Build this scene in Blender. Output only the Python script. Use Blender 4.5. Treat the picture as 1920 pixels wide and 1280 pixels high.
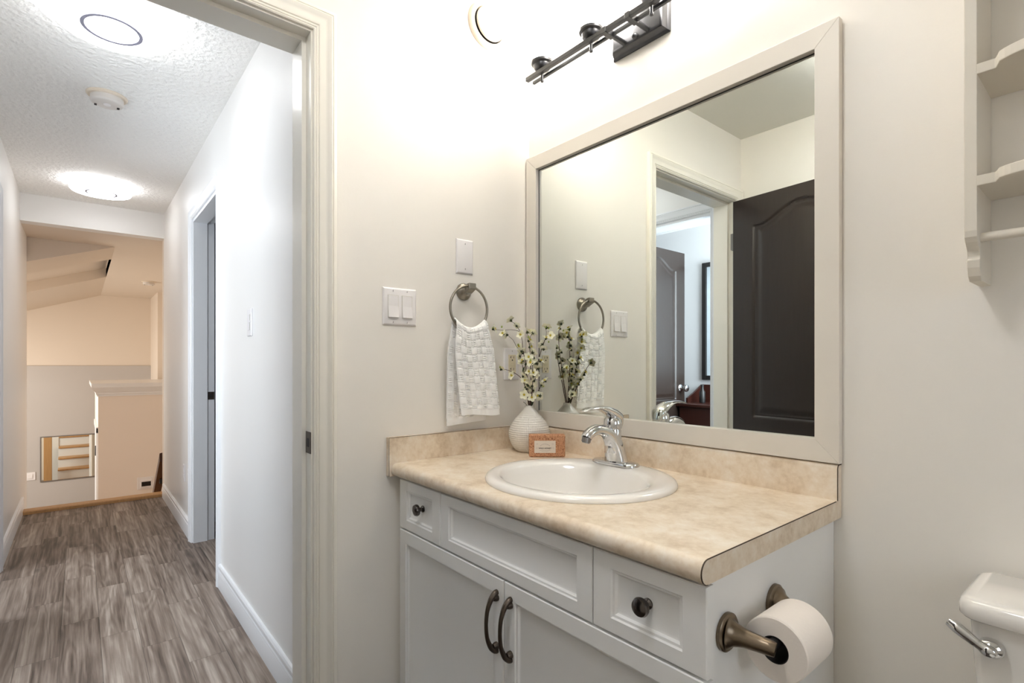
import bpy, bmesh, math, random
from mathutils import Vector, Matrix, Euler

for o in list(bpy.data.objects):
    bpy.data.objects.remove(o)
scene = bpy.context.scene
COL = scene.collection
PI = math.pi

# ------------------------------------------------------------------ camera, world, exposure
cam_data = bpy.data.cameras.new('camera')
cam = bpy.data.objects.new('camera', cam_data)
COL.objects.link(cam)
cam.location = (1.455, -1.288, 1.13)
cam.rotation_euler = (PI / 2, 0, math.radians(50.36))
cam_data.sensor_width = 36
cam_data.lens = 978 / 1920 * 36
cam_data.shift_y = 43.5 / 1920
cam_data.clip_start = 0.02
scene.camera = cam

world = bpy.data.worlds.new('world')
scene.world = world
world.use_nodes = True
world.node_tree.nodes['Background'].inputs['Color'].default_value = (0.75, 0.86, 1.0, 1)
world.node_tree.nodes['Background'].inputs['Strength'].default_value = 1.0

scene.view_settings.view_transform = 'Standard'
scene.view_settings.look = 'None'
scene.view_settings.gamma = 1
scene.view_settings.use_curve_mapping = False
scene.view_settings.exposure = 1.25
scene.cycles.use_denoising = True
scene.cycles.max_bounces = 14
scene.cycles.diffuse_bounces = 8
scene.cycles.glossy_bounces = 6
scene.cycles.sample_clamp_indirect = 6
scene.cycles.caustics_reflective = False
scene.cycles.caustics_refractive = False

SHADE_POWER = 9.2        # radiance of the four vanity shades
BATH_FILL_POWER = 11.0        # radiance of the added, unseen bathroom fill light
HALL_POWER = 4.2         # radiance of the two hall ceiling lights


def area_light(name, loc, rot, sx, sy, power, color):
    d = bpy.data.lights.new(name, 'AREA')
    d.shape = 'RECTANGLE'
    d.size = sx
    d.size_y = sy
    d.energy = power
    d.color = color
    o = bpy.data.objects.new(name, d)
    o.location = loc
    o.rotation_euler = rot
    COL.objects.link(o)
    return o


# daylight entering the bedroom through its window (faces -x)
area_light('bedroom_daylight', (-0.03, -2.3, 1.5), (0, math.radians(90), 0), 1.15, 0.75, 20, (0.80, 0.90, 1.0))
# warm light added out of view, left of the entrance hall below the stairs
area_light('entry_fill', (-6.6, -4.3, 1.0), (math.radians(90), 0, 0), 2.2, 1.4, 66, (1.0, 0.94, 0.85))
# cool daylight of the second bedroom, coming through its open doorway into the hall
area_light('second_bedroom_daylight', (-2.37, -2.72, 1.45), (math.radians(90), 0, 0), 0.9, 1.1, 16, (0.86, 0.93, 1.0))
# soft fill light added at an invented bathroom window, out of view (faces -x)
area_light('bathroom_fill', (2.72, -0.85, 1.45), (0, math.radians(90), 0), 1.0, 0.8, 0.5, (1.0, 0.98, 0.95))

# ------------------------------------------------------------------ mesh helpers
WORLD = {}


def lin(c):
    c /= 255.0
    return c / 12.92 if c <= 0.04045 else ((c + 0.055) / 1.055) ** 2.4


def rgb(r, g, b):
    return (lin(r), lin(g), lin(b), 1.0)


class MB:
    def __init__(self):
        self.v = []
        self.f = []

    def add(self, vs, fs):
        n = len(self.v)
        self.v += [Vector(p) for p in vs]
        self.f += [tuple(i + n for i in f) for f in fs]
        return self

    def box(self, x0, x1, y0, y1, z0, z1):
        vs = [(x, y, z) for z in (z0, z1) for y in (y0, y1) for x in (x0, x1)]
        return self.add(vs, [(0, 2, 3, 1), (4, 5, 7, 6), (0, 1, 5, 4), (2, 6, 7, 3), (0, 4, 6, 2), (1, 3, 7, 5)])

    def prism(self, prof, axis, a0, a1):
        n = len(prof)

        def P(p, a):
            return (a, p[0], p[1]) if axis == 'x' else ((p[0], a, p[1]) if axis == 'y' else (p[0], p[1], a))
        vs = [P(p, a0) for p in prof] + [P(p, a1) for p in prof]
        fs = [(i, (i + 1) % n, n + (i + 1) % n, n + i) for i in range(n)]
        fs += [tuple(range(n))[::-1], tuple(range(n, 2 * n))]
        return self.add(vs, fs)

    def rings(self, rings, closed=True, cap0=False, cap1=False):
        """rings: list of equally long point lists, bridged in order"""
        n = len(rings[0])
        vs = [p for r in rings for p in r]
        fs = []
        for k in range(len(rings) - 1):
            for i in range(n if closed else n - 1):
                j = (i + 1) % n
                fs.append((k * n + i, k * n + j, (k + 1) * n + j, (k + 1) * n + i))
        if cap0:
            fs.append(tuple(range(n))[::-1])
        if cap1:
            fs.append(tuple((len(rings) - 1) * n + i for i in range(n)))
        return self.add(vs, fs)

    def lathe(self, prof, origin=(0, 0, 0), axis='z', n=32, cap0=True, cap1=True):
        """prof: list of (radius, height along axis)"""
        o = Vector(origin)
        rs = []
        for r, h in prof:
            ring = []
            for i in range(n):
                t = 2 * PI * i / n
                a, b = r * math.cos(t), r * math.sin(t)
                p = {'z': (a, b, h), 'x': (h, a, b), 'y': (b, h, a), '-y': (a, -h, b)}[axis]
                ring.append(o + Vector(p))
            rs.append(ring)
        return self.rings(rs, True, cap0, cap1)

    def tube(self, pts, radii, n=10, cap=True, flat=1.0, up=(0, 0, 1)):
        pts = [Vector(p) for p in pts]
        if not isinstance(radii, (list, tuple)):
            radii = [radii] * len(pts)
        rs = []
        prev = None
        for i, p in enumerate(pts):
            if i == 0:
                t = pts[1] - pts[0]
            elif i == len(pts) - 1:
                t = pts[-1] - pts[-2]
            else:
                t = pts[i + 1] - pts[i - 1]
            t.normalize()
            if prev is None:
                u = Vector(up)
                if abs(u.dot(t)) > 0.95:
                    u = Vector((1, 0, 0)) if abs(t.x) < 0.9 else Vector((0, 1, 0))
            else:
                u = prev
            a = (u - t * u.dot(t)).normalized()
            prev = a
            b = t.cross(a)
            r = radii[i]
            rs.append([p + a * (r * flat * math.cos(2 * PI * k / n)) + b * (r * math.sin(2 * PI * k / n)) for k in range(n)])
        return self.rings(rs, True, cap, cap)

    def grid(self, fn, nu, nv):
        vs = [fn(i / (nu - 1), j / (nv - 1)) for j in range(nv) for i in range(nu)]
        fs = [(j * nu + i, j * nu + i + 1, (j + 1) * nu + i + 1, (j + 1) * nu + i) for j in range(nv - 1) for i in range(nu - 1)]
        return self.add(vs, fs)

    def xform(self, m):
        self.v = [m @ p for p in self.v]
        return self

    def build(self, name, mat, parent=None, smooth=None, bevel=0.0, seg=2, origin=None):
        me = bpy.data.meshes.new(name)
        lo = Vector((min(p.x for p in self.v), min(p.y for p in self.v), min(p.z for p in self.v)))
        hi = Vector((max(p.x for p in self.v), max(p.y for p in self.v), max(p.z for p in self.v)))
        o3 = Vector(origin) if origin is not None else Vector(((lo.x + hi.x) / 2, (lo.y + hi.y) / 2, lo.z))
        me.from_pydata([p - o3 for p in self.v], [], self.f)
        bm = bmesh.new()
        bm.from_mesh(me)
        bmesh.ops.remove_doubles(bm, verts=bm.verts, dist=1e-6)
        bmesh.ops.recalc_face_normals(bm, faces=bm.faces)
        bm.to_mesh(me)
        bm.free()
        me.materials.append(mat)
        if smooth is not None:
            me.polygons.foreach_set('use_smooth', [True] * len(me.polygons))
            me.set_sharp_from_angle(angle=math.radians(smooth))
        o = bpy.data.objects.new(name, me)
        COL.objects.link(o)
        if bevel:
            m = o.modifiers.new('edge', 'BEVEL')
            m.width = bevel
            m.segments = seg
            m.limit_method = 'ANGLE'
            m.angle_limit = math.radians(40)
            m.harden_normals = False
        WORLD[o.name] = o3
        if parent is not None:
            o.parent = parent
            o.location = o3 - WORLD[parent.name]
        else:
            o.location = o3
        return o


def thing(name, label, cat, loc, group=None):
    o = bpy.data.objects.new(name, None)
    o.empty_display_size = 0.02
    COL.objects.link(o)
    o.location = loc
    WORLD[o.name] = Vector(loc)
    return tag(o, label, cat, group)


def tag(o, label, cat, group=None):
    o['label'] = label
    o['category'] = cat
    if group:
        o['group'] = group
    return o


def struct(o, label=None):
    o['kind'] = 'structure'
    if label:
        o['label'] = label
    return o


def lab(o, label):
    o['label'] = label
    return o


def smooth_path(pts, k=6):
    """Catmull-Rom through points"""
    pts = [Vector(p) for p in pts]
    out = []
    for i in range(len(pts) - 1):
        p0 = pts[max(i - 1, 0)]
        p1, p2 = pts[i], pts[i + 1]
        p3 = pts[min(i + 2, len(pts) - 1)]
        for s in range(k):
            t = s / k
            out.append(0.5 * ((2 * p1) + (p2 - p0) * t + (2 * p0 - 5 * p1 + 4 * p2 - p3) * t * t + (3 * p1 - p0 - 3 * p2 + p3) * t ** 3))
    out.append(pts[-1])
    return out


def lerp_list(vals, n):
    out = []
    for i in range(n):
        t = i / (n - 1) * (len(vals) - 1)
        k = min(int(t), len(vals) - 2)
        out.append(vals[k] * (1 - (t - k)) + vals[k + 1] * (t - k))
    return out


# ------------------------------------------------------------------ materials
def new_mat(name):
    m = bpy.data.materials.new(name)
    m.use_nodes = True
    nt = m.node_tree
    return m, nt, nt.nodes['Principled BSDF']


def node(nt, t, **kw):
    n = nt.nodes.new(t)
    for k, v in kw.items():
        if k in n.inputs:
            n.inputs[k].default_value = v
        else:
            setattr(n, k, v)
    return n


def math_n(nt, op, a, b=None, c=None):
    n = nt.nodes.new('ShaderNodeMath')
    n.operation = op
    for i, x in enumerate((a, b, c)):
        if x is None:
            continue
        if isinstance(x, (int, float)):
            n.inputs[i].default_value = x
        else:
            nt.links.new(x, n.inputs[i])
    return n.outputs[0]


def pbr(name, color, rough=0.5, metal=0.0, bump=0.0, bscale=200.0, bdist=0.001, var=0.0, vscale=6.0, coat=0.0, spec=None, detail=3.0, stretch=None):
    m, nt, b = new_mat(name)
    b.inputs['Roughness'].default_value = rough
    b.inputs['Metallic'].default_value = metal
    if coat:
        b.inputs['Coat Weight'].default_value = coat
        b.inputs['Coat Roughness'].default_value = 0.05
    if spec is not None:
        b.inputs['Specular IOR Level'].default_value = spec
    geo = nt.nodes.new('ShaderNodeTexCoord')
    src = geo.outputs['Object']
    if stretch:
        mp = nt.nodes.new('ShaderNodeMapping')
        mp.inputs['Scale'].default_value = stretch
        nt.links.new(src, mp.inputs['Vector'])
        src = mp.outputs[0]
    nz = node(nt, 'ShaderNodeTexNoise', Scale=vscale, Detail=3.0)
    nt.links.new(src, nz.inputs['Vector'])
    mx = nt.nodes.new('ShaderNodeMix')
    mx.data_type = 'RGBA'
    mx.inputs['A'].default_value = tuple(max(0, c * (1 - var)) for c in color[:3]) + (1,)
    mx.inputs['B'].default_value = tuple(min(1, c * (1 + var)) for c in color[:3]) + (1,)
    nt.links.new(nz.outputs['Fac'], mx.inputs['Factor'])
    nt.links.new(mx.outputs['Result'], b.inputs['Base Color'])
    if bump:
        n2 = node(nt, 'ShaderNodeTexNoise', Scale=bscale, Detail=detail)
        nt.links.new(src, n2.inputs['Vector'])
        bp = node(nt, 'ShaderNodeBump', Strength=bump, Distance=bdist)
        nt.links.new(n2.outputs['Fac'], bp.inputs['Height'])
        nt.links.new(bp.outputs[0], b.inputs['Normal'])
    return m


def emit_mat(name, color, strength):
    m, nt, b = new_mat(name)
    b.inputs['Base Color'].default_value = (0.9, 0.9, 0.9, 1)
    b.inputs['Emission Color'].default_value = color
    b.inputs['Emission Strength'].default_value = strength
    return m


def laminate_floor_mat():
    m, nt, b = new_mat('grey_oak_laminate')
    L = nt.links.new
    pos = nt.nodes.new('ShaderNodeNewGeometry').outputs['Position']
    sp = nt.nodes.new('ShaderNodeSeparateXYZ')
    L(pos, sp.inputs[0])
    x, y = sp.outputs[0], sp.outputs[1]
    ys = math_n(nt, 'DIVIDE', math_n(nt, 'ADD', y, 0.84), 0.1275)
    row = math_n(nt, 'FLOOR', ys)
    fy = math_n(nt, 'FRACT', ys)
    w1 = node(nt, 'ShaderNodeTexWhiteNoise', noise_dimensions='1D')
    L(math_n(nt, 'ADD', row, 17.3), w1.inputs['W'])
    xs = math_n(nt, 'ADD', math_n(nt, 'DIVIDE', x, 0.62), math_n(nt, 'MULTIPLY', w1.outputs['Value'], 7.0))
    colr = math_n(nt, 'FLOOR', xs)
    fx = math_n(nt, 'FRACT', xs)
    cid = nt.nodes.new('ShaderNodeCombineXYZ')
    L(row, cid.inputs[0]); L(colr, cid.inputs[1])
    w2 = node(nt, 'ShaderNodeTexWhiteNoise', noise_dimensions='3D')
    L(cid.outputs[0], w2.inputs['Vector'])
    s2 = nt.nodes.new('ShaderNodeSeparateXYZ')
    L(w2.outputs['Color'], s2.inputs[0])
    px = math_n(nt, 'ADD', x, math_n(nt, 'MULTIPLY', s2.outputs[0], 40))
    py = math_n(nt, 'ADD', y, math_n(nt, 'MULTIPLY', s2.outputs[1], 40))

    def coords(kx, ky):
        c = nt.nodes.new('ShaderNodeCombineXYZ')
        L(math_n(nt, 'MULTIPLY', px, kx), c.inputs[0])
        L(math_n(nt, 'MULTIPLY', py, ky), c.inputs[1])
        L(math_n(nt, 'MULTIPLY', s2.outputs[2], 30), c.inputs[2])
        return c.outputs[0]
    # broad figure that the growth rings follow
    n0 = node(nt, 'ShaderNodeTexNoise', Scale=1.0, Detail=2.0, Roughness=0.45, Distortion=0.3)
    L(coords(0.9, 9.0), n0.inputs['Vector'])
    nd = node(nt, 'ShaderNodeTexNoise', Scale=1.0, Detail=3.0)
    L(coords(14.0, 90.0), nd.inputs['Vector'])
    field = math_n(nt, 'ADD', math_n(nt, 'MULTIPLY', n0.outputs['Fac'], 70), math_n(nt, 'MULTIPLY', nd.outputs['Fac'], 3.0))
    rings = math_n(nt, 'MULTIPLY_ADD', math_n(nt, 'SINE', field), 0.5, 0.5)
    n1 = node(nt, 'ShaderNodeTexNoise', Scale=1.0, Detail=4.0, Roughness=0.6)
    L(coords(2.2, 75.0), n1.inputs['Vector'])
    n2 = node(nt, 'ShaderNodeTexNoise', Scale=1.0, Detail=3.0, Roughness=0.5)
    L(coords(1.3, 24.0), n2.inputs['Vector'])
    f = math_n(nt, 'MULTIPLY', rings, 0.15)
    f = math_n(nt, 'ADD', f, math_n(nt, 'MULTIPLY', n1.outputs['Fac'], 1.05))
    f = math_n(nt, 'ADD', f, math_n(nt, 'MULTIPLY', n2.outputs['Fac'], 0.95))
    f = math_n(nt, 'ADD', f, math_n(nt, 'MULTIPLY', w2.outputs['Value'], 0.26))
    f = math_n(nt, 'SUBTRACT', f, 0.69)
    cr = nt.nodes.new('ShaderNodeValToRGB')
    e = cr.color_ramp.elements
    e[0].position = 0.15; e[0].color = rgb(70, 58, 50)
    e[1].position = 0.95; e[1].color = rgb(190, 177, 165)
    k = e.new(0.42); k.color = rgb(118, 103, 92)
    k = e.new(0.66); k.color = rgb(150, 135, 123)
    L(f, cr.inputs[0])
    # dark knots
    vo = node(nt, 'ShaderNodeTexVoronoi', Scale=1.0)
    L(coords(2.3, 6.5), vo.inputs['Vector'])
    kn = nt.nodes.new('ShaderNodeMapRange')
    kn.inputs['From Min'].default_value = 0.03
    kn.inputs['From Max'].default_value = 0.16
    kn.inputs['To Min'].default_value = 0.45
    kn.inputs['To Max'].default_value = 1.0
    L(vo.outputs['Distance'], kn.inputs['Value'])
    # seams
    ey = math_n(nt, 'MINIMUM', fy, math_n(nt, 'SUBTRACT', 1.0, fy))
    ex = math_n(nt, 'MINIMUM', fx, math_n(nt, 'SUBTRACT', 1.0, fx))
    g = math_n(nt, 'MINIMUM', math_n(nt, 'MULTIPLY', ey, 0.1275), math_n(nt, 'MULTIPLY', ex, 0.62))
    mr = nt.nodes.new('ShaderNodeMapRange')
    mr.inputs['From Min'].default_value = 0.0004
    mr.inputs['From Max'].default_value = 0.0016
    mr.inputs['To Min'].default_value = 0.45
    L(g, mr.inputs['Value'])
    mul = math_n(nt, 'MULTIPLY', mr.outputs[0], kn.outputs[0])
    mx = nt.nodes.new('ShaderNodeMix')
    mx.data_type = 'RGBA'
    mx.blend_type = 'MULTIPLY'
    mx.inputs['Factor'].default_value = 1
    L(cr.outputs[0], mx.inputs['A'])
    cb = nt.nodes.new('ShaderNodeCombineXYZ')
    for i in range(3):
        L(mul, cb.inputs[i])
    L(cb.outputs[0], mx.inputs['B'])
    L(mx.outputs['Result'], b.inputs['Base Color'])
    b.inputs['Roughness'].default_value = 0.5
    bp = node(nt, 'ShaderNodeBump', Strength=0.25, Distance=0.001)
    L(math_n(nt, 'ADD', n1.outputs['Fac'], mr.outputs[0]), bp.inputs['Height'])
    L(bp.outputs[0], b.inputs['Normal'])
    return m


def laminate_top_mat():
    m, nt, b = new_mat('mottled_beige_laminate')
    L = nt.links.new
    tc = nt.nodes.new('ShaderNodeNewGeometry').outputs['Position']
    n1 = node(nt, 'ShaderNodeTexNoise', Scale=14.0, Detail=6.0, Roughness=0.62)
    n2 = node(nt, 'ShaderNodeTexNoise', Scale=75.0, Detail=4.0, Roughness=0.6)
    L(tc, n1.inputs['Vector']); L(tc, n2.inputs['Vector'])
    f = math_n(nt, 'ADD', math_n(nt, 'MULTIPLY', n1.outputs['Fac'], 0.65), math_n(nt, 'MULTIPLY', n2.outputs['Fac'], 0.35))
    cr = nt.nodes.new('ShaderNodeValToRGB')
    e = cr.color_ramp.elements
    e[0].position = 0.34; e[0].color = rgb(205, 184, 157)
    e[1].position = 0.66; e[1].color = rgb(240, 230, 215)
    k = e.new(0.5); k.color = rgb(228, 212, 190)
    L(f, cr.inputs[0])
    L(cr.outputs[0], b.inputs['Base Color'])
    b.inputs['Roughness'].default_value = 0.38
    bp = node(nt, 'ShaderNodeBump', Strength=0.06, Distance=0.0005)
    L(n2.outputs['Fac'], bp.inputs['Height'])
    L(bp.outputs[0], b.inputs['Normal'])
    return m


def cork_mat():
    m, nt, b = new_mat('speckled_kraft_paper')
    L = nt.links.new
    tc = nt.nodes.new('ShaderNodeNewGeometry').outputs['Position']
    n1 = node(nt, 'ShaderNodeTexNoise', Scale=260.0, Detail=3.0, Roughness=0.6)
    L(tc, n1.inputs['Vector'])
    cr = nt.nodes.new('ShaderNodeValToRGB')
    e = cr.color_ramp.elements
    e[0].position = 0.33; e[0].color = rgb(122, 74, 48)
    e[1].position = 0.62; e[1].color = rgb(212, 164, 128)
    k = e.new(0.45); k.color = rgb(190, 134, 97)
    L(n1.outputs['Fac'], cr.inputs[0])
    L(cr.outputs[0], b.inputs['Base Color'])
    b.inputs['Roughness'].default_value = 0.8
    return m


def dark_wood_mat(name, c0, c1, rough=0.35):
    m, nt, b = new_mat(name)
    L = nt.links.new
    tc = nt.nodes.new('ShaderNodeNewGeometry').outputs['Position']
    mp = nt.nodes.new('ShaderNodeMapping')
    mp.inputs['Scale'].default_value = (55, 55, 3.0)
    L(tc, mp.inputs['Vector'])
    n1 = node(nt, 'ShaderNodeTexNoise', Scale=1.6, Detail=5.0, Roughness=0.6, Distortion=0.5)
    L(mp.outputs[0], n1.inputs['Vector'])
    mx = nt.nodes.new('ShaderNodeMix')
    mx.data_type = 'RGBA'
    mx.inputs['A'].default_value = c0
    mx.inputs['B'].default_value = c1
    L(n1.outputs['Fac'], mx.inputs['Factor'])
    L(mx.outputs['Result'], b.inputs['Base Color'])
    b.inputs['Roughness'].default_value = rough
    bp = node(nt, 'ShaderNodeBump', Strength=0.25, Distance=0.0006)
    L(n1.outputs['Fac'], bp.inputs['Height'])
    L(bp.outputs[0], b.inputs['Normal'])
    return m


M = {}
M['wall'] = pbr('warm_white_wall_paint', rgb(234, 230, 223), 0.42, bump=0.10, bscale=180, bdist=0.0012, var=0.01)
M['hall_wall'] = pbr('white_hall_wall_paint', rgb(236, 234, 231), 0.38, bump=0.08, bscale=150, bdist=0.0012, var=0.01)
M['ceiling'] = pbr('knockdown_ceiling_paint', rgb(243, 242, 239), 0.75, bump=1.0, bscale=42, bdist=0.010, var=0.01, detail=2.0)
M['bath_ceiling'] = pbr('flat_ceiling_paint', rgb(222, 220, 212), 0.8, bump=0.1, bscale=120, bdist=0.002, var=0.01)
M['entry_wall'] = pbr('beige_entry_wall_paint', rgb(222, 210, 196), 0.6, bump=0.05, bscale=120, var=0.01)
M['closet_wall'] = pbr('brightened_closet_paint', rgb(236, 226, 216), 0.6, bump=0.05, bscale=120, var=0.01)  # entry paint lightened in place of light missing on the closet front
M['entry_lower'] = pbr('shaded_entry_wall_paint', rgb(186, 181, 177), 0.6, bump=0.05, bscale=120, var=0.01)  # darker grey stands in for light falling off down the wall
M['bed_wall'] = pbr('pale_grey_bedroom_paint', rgb(204, 203, 204), 0.6, bump=0.05, bscale=120, var=0.01)
M['trim'] = pbr('white_semi_gloss_trim', rgb(236, 232, 222), 0.28, bump=0.02, bscale=40, var=0.01)
M['hall_trim'] = pbr('bright_white_trim', rgb(233, 234, 236), 0.3, bump=0.02, bscale=40, var=0.01)
M['floor'] = laminate_floor_mat()
M['laminate'] = laminate_top_mat()
M['dark_floor'] = pbr('dark_brown_unseen_floor', rgb(88, 76, 66), 0.45, var=0.15, vscale=8)  # unseen bathroom floor, kept dark to cut bounced light on the lower walls
M['seam'] = pbr('dark_laminate_seam', rgb(70, 52, 36), 0.6, var=0.05)
M['cabinet'] = pbr('white_cabinet_thermofoil', rgb(241, 241, 240), 0.35, bump=0.01, bscale=60, var=0.008)
M['cabinet_in'] = pbr('pale_warm_grey', rgb(205, 200, 190), 0.6, var=0.02)  # duller tone for rocker surrounds and the dimmer's slider track
M['porcelain'] = pbr('white_porcelain', rgb(240, 237, 232), 0.12, var=0.004, coat=0.4)
M['chrome'] = pbr('polished_chrome', rgb(214, 214, 214), 0.07, 1.0, var=0.01)
M['nickel'] = pbr('brushed_nickel', rgb(146, 139, 128), 0.30, 1.0, bump=0.12, bscale=60, bdist=0.0003, var=0.06, stretch=(1, 1, 12))
M['holder_metal'] = pbr('brushed_bronze_nickel', rgb(128, 114, 97), 0.30, 1.0, bump=0.12, bscale=60, bdist=0.0003, var=0.08, stretch=(1, 12, 1))
M['bronze'] = pbr('oil_rubbed_bronze', rgb(98, 88, 79), 0.32, 1.0, bump=0.05, bscale=60, var=0.12)
M['knob_metal'] = pbr('dark_polished_bronze', rgb(104, 98, 94), 0.22, 1.0, var=0.1)
M['fixture'] = pbr('dark_pewter_fixture', rgb(84, 84, 86), 0.34, 0.9, bump=0.03, bscale=60, var=0.06)
M['plastic'] = pbr('white_plastic', rgb(232, 229, 229), 0.35, var=0.006)
M['almond'] = pbr('almond_plastic', rgb(226, 216, 190), 0.4, var=0.01)
M['old_plastic'] = pbr('aged_ivory_plastic', rgb(222, 208, 190), 0.5, var=0.02)
M['detector'] = pbr('off_white_detector_plastic', rgb(212, 206, 200), 0.45, var=0.01)
M['slot'] = pbr('dark_slot', rgb(38, 34, 32), 0.6, var=0.05)
M['mirror'] = pbr('silvered_mirror_glass', rgb(238, 242, 237), 0.0, 1.0, var=0.0)
M['mirror_frame'] = pbr('off_white_mirror_frame', rgb(224, 218, 208), 0.4, bump=0.05, bscale=30, bdist=0.0006, var=0.012, stretch=(1, 1, 1))
M['black_edge'] = pbr('black_mirror_edge', rgb(30, 28, 22), 0.5, var=0.05)  # thin dark line along the left and top of the glass
M['shade'] = emit_mat('lit_frosted_glass_shade', (1.0, 0.958, 0.90, 1), SHADE_POWER)
M['hall_lamp'] = emit_mat('lit_white_diffuser', (0.97, 0.98, 1.0, 1), HALL_POWER)
M['bath_fill'] = emit_mat('bath_fill_diffuser', (0.97, 0.98, 1.0, 1), BATH_FILL_POWER)  # glow of the fill light added above the bathroom, never in view
M['lamp_ring'] = pbr('pale_grey_lamp_ring', rgb(150, 150, 168), 0.4, var=0.02)
M['towel'] = pbr('white_terry_cotton', rgb(250, 249, 247), 0.95, bump=0.5, bscale=900, bdist=0.001, var=0.012, spec=0.1)
M['vase'] = pbr('glazed_white_ceramic', rgb(232, 228, 220), 0.25, var=0.01, coat=0.2)
M['twig'] = pbr('brown_twig', rgb(74, 50, 40), 0.7, bump=0.3, bscale=300, var=0.25)
M['petal'] = pbr('cream_petal', rgb(240, 238, 214), 0.7, var=0.05, vscale=60)
M['pollen'] = pbr('yellow_green_flower_centre', rgb(206, 186, 60), 0.7, var=0.1)
M['calyx'] = pbr('dark_green_calyx', rgb(52, 62, 34), 0.7, var=0.2)
M['leaf'] = pbr('dull_green_leaf', rgb(70, 88, 62), 0.6, var=0.15)
M['bud'] = pbr('lime_green_bud', rgb(166, 178, 92), 0.7, var=0.1)
M['soap'] = cork_mat()
M['paper'] = pbr('cream_label_paper', rgb(233, 222, 208), 0.8, var=0.01)
M['ink'] = pbr('grey_brown_ink', rgb(92, 80, 74), 0.8, var=0.02)
M['faint_ink'] = pbr('faint_grey_ink', rgb(176, 164, 154), 0.8, var=0.02)
M['tissue'] = pbr('white_tissue_paper', rgb(240, 232, 224), 0.95, bump=0.35, bscale=240, bdist=0.001, var=0.01, spec=0.1)
M['black'] = pbr('black_plastic', rgb(20, 18, 17), 0.45, var=0.05)
M['shelf'] = pbr('chalky_white_shelf_paint', rgb(222, 215, 202), 0.55, bump=0.25, bscale=45, bdist=0.001, var=0.02)
M['door'] = dark_wood_mat('dark_brown_painted_door', rgb(36, 27, 23), rgb(48, 38, 33), 0.33)
M['oak'] = dark_wood_mat('honey_oak', rgb(168, 122, 76), rgb(205, 162, 112), 0.45)
M['walnut'] = dark_wood_mat('dark_walnut', rgb(62, 38, 24), rgb(92, 58, 36), 0.4)
M['cherry'] = dark_wood_mat('dark_cherry_wood', rgb(40, 17, 12), rgb(60, 28, 20), 0.3)
M['picture'] = pbr('pale_picture_print', rgb(176, 186, 192), 0.12, var=0.35, vscale=3)
M['stud'] = pbr('steel_screw', rgb(140, 136, 132), 0.35, 0.9, var=0.05)
M['strike'] = pbr('tarnished_strike_plate', rgb(96, 88, 80), 0.35, 1.0, var=0.3, vscale=60)
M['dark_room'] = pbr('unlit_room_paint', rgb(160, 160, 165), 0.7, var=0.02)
M['screen'] = pbr('dark_display_glass', rgb(40, 36, 34), 0.2, var=0.05)

# ------------------------------------------------------------------ measures of the place
CEIL = 2.41
WT = 0.12                      # partition thickness
DY0, DY1, DZ = -1.55, -0.80, 2.045   # bathroom door opening
HR, HL = -0.735, -1.632        # hall walls
BF = -1.62                     # bathroom wall behind the door
BR = 2.75                      # bathroom far right wall
HEND = -3.90                   # end of hall floor
HDR = -3.86                    # header face
STAIR_C = 2.205                # stairwell ceiling
FARX = -8.85
LOW = -1.35                    # entry floor level

J = 0.018                      # jamb thickness
# ------------------------------------------------------------------ shell
b = MB(); b.box(-0.0, BR, -0.0, 0.12, -0.02, CEIL)
struct(b.build('wall_back', M['wall']))
b = MB()
b.box(-WT, 0, DY1 + J, 0.12, 0, CEIL)
b.box(-WT, 0, DY0 - J, DY1 + J, DZ + J, CEIL)
b.box(-WT, 0, BF - 0.12, DY0 - J, 0, CEIL)
struct(b.build('wall_left', M['wall']))
b = MB(); b.box(0, BR, BF - 0.12, BF, 0, CEIL)
struct(b.build('wall_front', M['wall']))
b = MB()
b.box(BR, BR + 0.12, BF - 0.12, -1.25, 0, CEIL).box(BR, BR + 0.12, -0.45, 0.12, 0, CEIL)
b.box(BR, BR + 0.12, -1.25, -0.45, 0, 0.95).box(BR, BR + 0.12, -1.25, -0.45, 1.95, CEIL)
struct(b.build('wall_right', M['wall']))
w = MB()
w.box(BR - 0.012, BR + 0.11, -1.27, -1.22, 0.92, 1.98).box(BR - 0.012, BR + 0.11, -0.48, -0.43, 0.92, 1.98)
w.box(BR - 0.012, BR + 0.11, -1.22, -0.48, 0.92, 0.97).box(BR - 0.012, BR + 0.11, -1.22, -0.48, 1.93, 1.98)
struct(w.build('window_fill', M['trim'], bevel=0.003))  # unseen window frame added for the bathroom fill light
b = MB(); b.box(-WT, BR + 0.12, BF - 0.12, 0.12, CEIL, CEIL + 0.1)
struct(b.build('ceiling', M['bath_ceiling']))
b = MB(); b.box(HEND, -0.06, -2.9, 0.12, -0.1, 0)
struct(b.build('floor', M['floor']))
b = MB(); b.box(-0.06, BR + 0.12, BF - 0.12, 0.12, -0.1, 0)
struct(b.build('floor_bathroom', M['dark_floor']))
b = MB(); b.box(-0.06, 0.12, -2.9, BF - 0.12, -0.1, 0)
struct(b.build('floor_bedroom_edge', M['floor']))

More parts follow.
